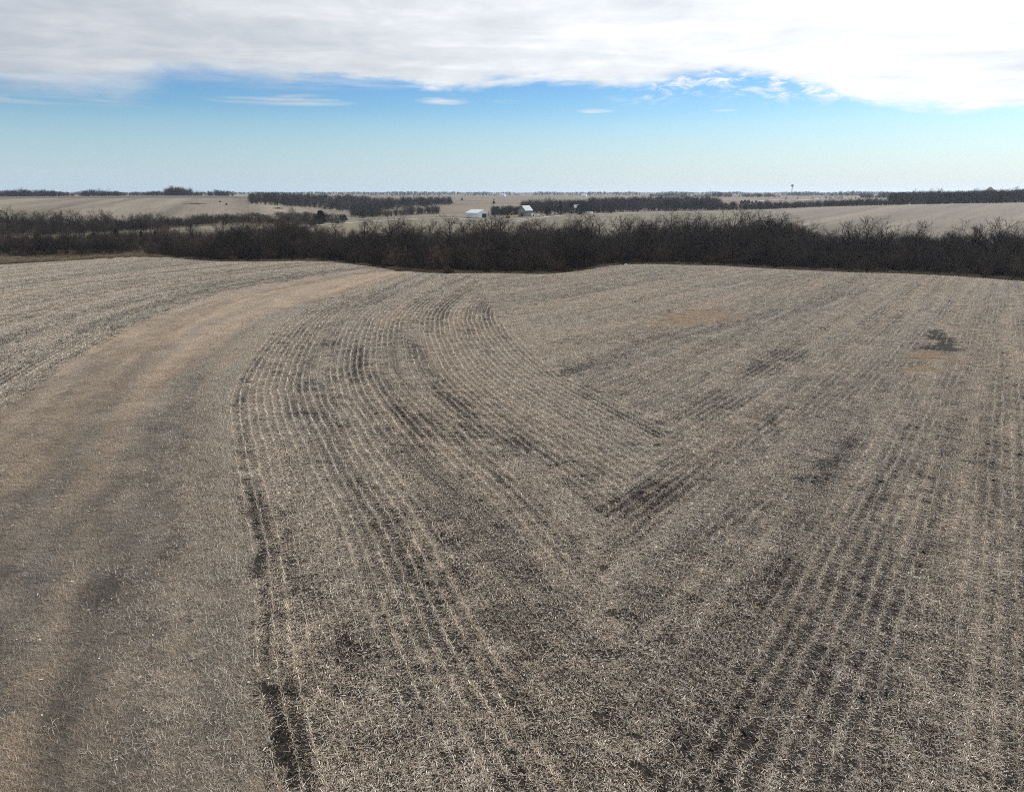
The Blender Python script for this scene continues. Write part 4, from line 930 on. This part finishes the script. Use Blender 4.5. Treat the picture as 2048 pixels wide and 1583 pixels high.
# ---------------------------------------------------------------- farmstead
def facing(px, extra): return -azi(px) + math.radians(extra)
def gable(name, px, r, W_, L_, hw, hr, yaw, wallm, roofm, label, cat, over=.35, doors=(), wins=(), row=430):
    """ridge along local y; gable fronts at -y. doors/wins: (face, a0, a1, z0, z1) face 'g' = gable, 'l'/'r' = long walls"""
    o = empty(name, pt(px, r, row), facing(px, yaw)); w = MB()
    w.prism([(-W_ / 2, -.3), (W_ / 2, -.3), (W_ / 2, hw), (0, hr - .12), (-W_ / 2, hw)], -L_ / 2, L_ / 2)
    for i in range(int(L_ / 1.2)):            # battens on the long sides
        y = -L_ / 2 + .6 + i * 1.2
        w.box(-W_ / 2 - .05, -W_ / 2, y - .05, y + .05, 0, hw - .15); w.box(W_ / 2, W_ / 2 + .05, y - .05, y + .05, 0, hw - .15)
    w.build('wall', wallm, o)
    rf = MB(); sl = (hr - hw) / (W_ / 2); e = W_ / 2 + over
    rf.prism([(-e, hw - over * sl), (0, hr), (e, hw - over * sl), (e, hw - over * sl + .18), (0, hr + .18), (-e, hw - over * sl + .18)], -L_ / 2 - over, L_ / 2 + over)
    for i in range(int(L_ / 1.0)):
        y = -L_ / 2 + .5 + i
        for sg in (-1, 1): rf.add([(0, y - .04, hr + .24), (0, y + .04, hr + .24), (sg * e, y + .04, hw - over * sl + .24), (sg * e, y - .04, hw - over * sl + .24)], [(0, 1, 2, 3)])
    rf.build('roof', roofm, o)
    for kind, L2, mm in (('door', doors, M_dark), ('window', wins, M_glass)):
        for (fc_, a0, a1, z0, z1) in L2:
            b = MB(); f_ = MB()
            if fc_ == 'g': bb = (a0, a1, -L_ / 2 - .08, -L_ / 2 - .03, z0, z1); ff = [(a0 - .12, a1 + .12, -L_ / 2 - .06, -L_ / 2 - .01, z0 - .12, z1 + .12)]
            elif fc_ == 'r': bb = (W_ / 2 + .06, W_ / 2 + .11, a0, a1, z0, z1); ff = [(W_ / 2 + .02, W_ / 2 + .08, a0 - .12, a1 + .12, z0 - .12, z1 + .12)]
            else: bb = (-W_ / 2 - .11, -W_ / 2 - .06, a0, a1, z0, z1); ff = [(-W_ / 2 - .08, -W_ / 2 - .02, a0 - .12, a1 + .12, z0 - .12, z1 + .12)]
            b.box(*bb); d_ = b.build(kind, mm, o)
            for q in ff: f_.box(*q)
            f_.build('frame', M_carw if kind == 'window' else wallm, d_)
    tag(o, label, cat); return o
gable('white_shed', 956, 655, 14.5, 17.5, 3.9, 6.6, 38, M_white, M_roofw, 'long low white metal shed in the meadow left of the farmyard', 'shed', doors=(('g', -2.4, 2.4, .05, 3.4),))
gable('barn', 1051, 662, 8.5, 9.5, 5.2, 9.2, -42, M_board, M_roofg, 'old grey barn with a steep pale metal roof', 'barn', doors=(('g', -1.5, 1.5, .05, 3.0),), wins=(('g', -.6, .6, 4.8, 6.0), ('r', -1, 0.2, 1.4, 2.4)))
# lean-to on the barn's sunny side is a part of the light wall in the photograph
gable('farmhouse', 1151, 712, 7.5, 10, 4.6, 7.6, -48, M_beige, M_roofg, 'white farmhouse half hidden behind dark evergreens', 'house', doors=(('g', -.5, .5, .1, 2.2),), wins=(('g', -2.9, -1.9, 1.0, 2.4), ('g', 1.9, 2.9, 1.0, 2.4), ('g', -.5, .5, 4.2, 5.5), ('r', -3.5, -2.5, 1, 2.4), ('r', 1.5, 2.5, 1, 2.4)))
gable('garden_shed', 1066, 652, 2.6, 3.2, 2.0, 2.9, 20, M_white, M_roofw, 'tiny white shed close right of the grey barn', 'shed', .15, doors=(('g', -.5, .5, .05, 1.8),))
gable('far_shed', 5, 1560, 10, 16, 4, 7, 30, M_white, M_roofw, 'white roofed shed on the horizon at the left edge', 'shed', row=390)
gable('far_barn', 1005, 2700, 12, 22, 6, 10, 60, M_white, M_roofw, 'white building among the horizon trees above the white shed', 'barn', row=390)
gable('far_barn', 1978, 1350, 13, 12, 9, 15, 10, M_beige, M_roofg, 'pointed barn roof above the far wood at the right', 'barn', row=390)
gable('far_house', 1168, 2600, 12, 18, 5, 9, 70, M_white, M_roofw, 'small pale house in the horizon trees above the farmhouse', 'house', row=390)
# excavator
ex = empty('excavator', pt(1016, 640), facing(1016, 0)); s = 1.15
for sy in (-1.1, 1.1):
    t = MB(); pr = [(-1.9, .45), (-1.6, .05), (1.6, .05), (1.9, .45), (1.6, .85), (-1.6, .85)]; t.prism([(x * s, z * s) for x, z in pr], sy - .3, sy + .3); t.build('track', M_rubber, ex)
b = MB(); b.prism([(-2.1, 1.0), (1.5, 1.0), (1.6, 1.9), (-2.0, 2.1), (-2.35, 1.5)], -1.3, 1.3); b.lathe([(.8, .6), (.8, 1.0)], 12); b.build('body', M_tan, ex)
b = MB(); b.prism([(.1, 1.95), (1.4, 1.95), (1.55, 2.6), (1.2, 3.3), (.1, 3.3)], .3, 1.25); cb = b.build('cab', M_tan, ex)
b = MB(); b.box(.3, 1.2, .27, .29, 2.3, 3.1); b.box(.3, 1.2, 1.26, 1.28, 2.3, 3.1); b.build('window', M_glass, cb)
b = MB(); b.tube([(1.3, -.2, 1.7), (2.3, -.2, 3.6), (4.0, -.2, 5.3)], [.32, .38, .25], 4); b.build('boom', M_tan, ex)
b = MB(); b.tube([(3.8, -.2, 5.5), (4.4, -.2, 4.0), (4.3, -.2, 2.9)], [.24, .2, .14], 4); b.build('arm', M_tan, ex)
b = MB(); b.prism([(3.8, 2.9), (4.6, 2.9), (4.7, 2.2), (4.1, 1.9), (3.6, 2.3)], -.7, .3); b.build('bucket', M_tan, ex)
tag(ex, 'tan tracked excavator with raised boom between white shed and barn', 'excavator')
# vehicles
def car(px, r, yaw, label, paint, kind='car', row=430, k=1.0, name='parked_car'):
    o = empty(name, pt(px, r, row), facing(px, yaw), k); b = MB()
    if kind == 'car': pr = [(-2.2, .35), (2.2, .35), (2.25, .75), (1.2, .95), (.6, 1.42), (-1.1, 1.45), (-1.8, 1.0), (-2.25, .9)]
    elif kind == 'pickup': pr = [(-2.7, .5), (2.7, .5), (2.7, 1.1), (1.5, 1.2), (1.0, 1.8), (-.5, 1.85), (-.6, 1.2), (-2.7, 1.2)]
    else: pr = [(-3.4, .55), (3.2, .55), (3.5, 1.4), (3.2, 2.7), (-3.4, 2.8)]
    b.prism(pr, -.9, .9); b.build('body', paint, o)
    g = MB()
    if kind == 'car': g.prism([(-1.55, 1.0), (.95, 1.0), (.55, 1.38), (-1.05, 1.4)], -.92, .92)
    elif kind == 'pickup': g.prism([(-.4, 1.25), (1.3, 1.25), (.95, 1.74), (-.4, 1.78)], -.92, .92)
    else:
        for x in (-2.4, -.6, 1.6): g.box(x, x + .9, -.93, .93, 1.6, 2.3)
    g.build('window', M_glass, o)
    for x in (-1.4, 1.4):
        for sy in (-.85, .85):
            w = MB(); w.tube([(x, sy - .12, .34), (x, sy + .12, .34)], .34, 14); wh_ = w.build('wheel', M_rubber, o)
            w = MB(); w.tube([(x, sy - .135, .34), (x, sy + .135, .34)], .19, 10); w.build('rim', M_steel, wh_)
    tag(o, label, {'car': 'car', 'pickup': 'pickup truck', 'camper': 'camper trailer'}[kind])
car(1082.5, 650, 15, 'white car parked right of the tiny shed', M_carw, k=1.25)
car(1109, 662, 5, 'silver pickup truck parked left of the tall evergreens', M_carg, 'pickup', name='pickup_truck')
car(1103, 664, 170, 'grey car beside the silver pickup truck', M_carg, 'car')
car(1176, 690, 10, 'white camper trailer right of the farmhouse', M_carw, 'camper', k=.75, name='camper_trailer')
car(1183, 692, 75, 'small white camper trailer at the end of the farmyard', M_carw, 'camper', k=.65, name='camper_trailer')
car(1170.5, 688, 30, 'white car between the farmhouse and the camper trailers', M_carw)
# utility poles
def upole(px, base, top, r, label, arm=True):
    p = pt(px, r, base); h = (base - top) * r / F; o = empty('utility_pole', p, facing(px, rnd.uniform(-25, 25)))
    b = MB(); b.tube([(0, 0, -.5), (0, 0, h)], [.19, .12], 8); b.build('pole', M_pole, o)
    if arm:
        b = MB(); b.box(-1.1, 1.1, -.06, .06, h - .7, h - .55); b.build('crossarm', M_pole, o)
        for x in (-1, 0, 1):
            b = MB(); b.tube([(x * .95, 0, h - .55), (x * .95, 0, h - .3)], .06, 6); b.build('insulator', M_steel, o)
    tag(o, label, 'utility pole')
upole(702, 436, 416, 640, 'wooden utility pole beside the gravel lane below the far wood')
upole(788, 432, 412, 660, 'utility pole left of the white shed at the edge of the wood')
upole(1149.5, 430, 412, 655, 'utility pole in front of the farmhouse evergreens')
upole(1200.5, 425, 410, 690, 'lone utility pole right of the farmyard')
upole(1420, 398, 379, 1500, 'thin mast on the horizon right of centre', False)
# water tower
wt = empty('water_tower', pt(1583, 3600, 390)); k = 1.0
b = MB(); b.lathe([(.6, 46), (3.2, 44.5), (5.2, 42), (5.7, 39.5), (5.2, 37), (3.2, 34.6), (.9, 33.6)], 20); b.build('tank', M_tower, wt, True)
b = MB(); b.lathe([(3.6, 0), (2.2, 5), (1.7, 14), (1.5, 26), (1.6, 33.6)], 14); b.build('pedestal', M_tower, wt, True)
tag(wt, 'bulb topped water tower standing above the horizon trees', 'water tower')
# hay bales, brush pile and a scrap of white at the field rim
def bale(px, r, label, group=None):
    o = empty('hay_bale', pt(px, r, 420), facing(px, rnd.uniform(-50, 50)))
    b = MB(); b.tube([(-.75, 0, .8), (.75, 0, .8)], .8, 16); b.build('bale', M_hay, o, False); tag(o, label, 'hay bale', group)
def brushpile(px, r, w, label):
    r0 = random.Random(int(px)); b = MB()
    for k in range(260):
        c = Vector((r0.gauss(0, w / 2.6), r0.gauss(0, 1.2), abs(r0.gauss(0, .5)))); d = Vector((r0.gauss(0, 1), r0.gauss(0, 1), r0.gauss(0, .3))).normalized()
        b.tube([c - d * r0.uniform(.4, 1.4), c + d * r0.uniform(.4, 1.4)], [.07, .03], 3, cap=False)
    o = b.build('brush_pile', M_bark); o.location = pt(px, r, 430); o.rotation_euler = (0, 0, facing(px, 0)); tag(o, label, 'brush pile')
brushpile(894, 0 + float(r_edge(azi(862, 540))) - 1, .8, 'small heap of dead sticks at the dip of the field edge')
brushpile(394, 905, 14, 'long dark brush pile on the striped left hill')
brushpile(557, 790, 6, 'dark brush pile on the slope left of the farm road')
s_ = MB(); s_.prism([(-.55, 0), (.5, 0), (.62, .25), (.2, .42), (-.35, .38)], -.25, .3); o = s_.build('feed_sack', M_carw); o.location = pt(1252, float(r_edge(azi(1252, 527))) - 2.5, 527); o.rotation_euler = (0, 0, .4)
tag(o, 'small crumpled white sack lying at the field rim', 'sack')
# fence lines on the far pastures
def fence(px0, r0, px1, r1, label, step=6):
    a, b = pt(px0, r0, 410), pt(px1, r1, 410); n = int((b - a).length / step); o = empty('wire_fence', a); w = MB(); prev = None
    for i in range(n + 1):
        q = a.lerp(b, i / n); z = float(zt(q.x, q.y)); p = Vector((q.x - a.x, q.y - a.y, z - a.z))
        if i % max(1, n // 40) == 0:
            m_ = MB(); m_.tube([p + Vector((0, 0, -.3)), p + Vector((0, 0, 1.35))], .09, 5); m_.build('post', M_pole, o)
        if prev is not None:
            for hz_ in (.4, .8, 1.2): w.tube([prev + Vector((0, 0, hz_)), p + Vector((0, 0, hz_))], .015, 3, cap=False)
        prev = p
    w.build('wire', M_steel, o); tag(o, label, 'fence')
fence(410, 960, 512, 1000, 'wire fence along the right side of the striped left hill')
fence(820, 1060, 1050, 1130, 'wire fence crossing the pasture above the white shed')

# ---------------------------------------------------------------- the air
hb_ = MB(); hb_.box(-9600, 9600, -9600, 9600, -25, 62); M_air = bpy.data.materials.new('air'); M_air.use_nodes = True
t = M_air.node_tree
for n in list(t.nodes): t.nodes.remove(n)
pv_ = t.nodes.new('ShaderNodeVolumePrincipled'); pv_.inputs['Density'].default_value = 0.65e-4; pv_.inputs['Color'].default_value = (0.72, 0.84, 1.0, 1); pv_.inputs['Anisotropy'].default_value = 0.35
mo = t.nodes.new('ShaderNodeOutputMaterial'); t.links.new(pv_.outputs[0], mo.inputs['Volume'])
hz_ = hb_.build('haze', M_air); tag(hz_, 'thin pale blue haze over the distant farmland', 'haze', kind='stuff')
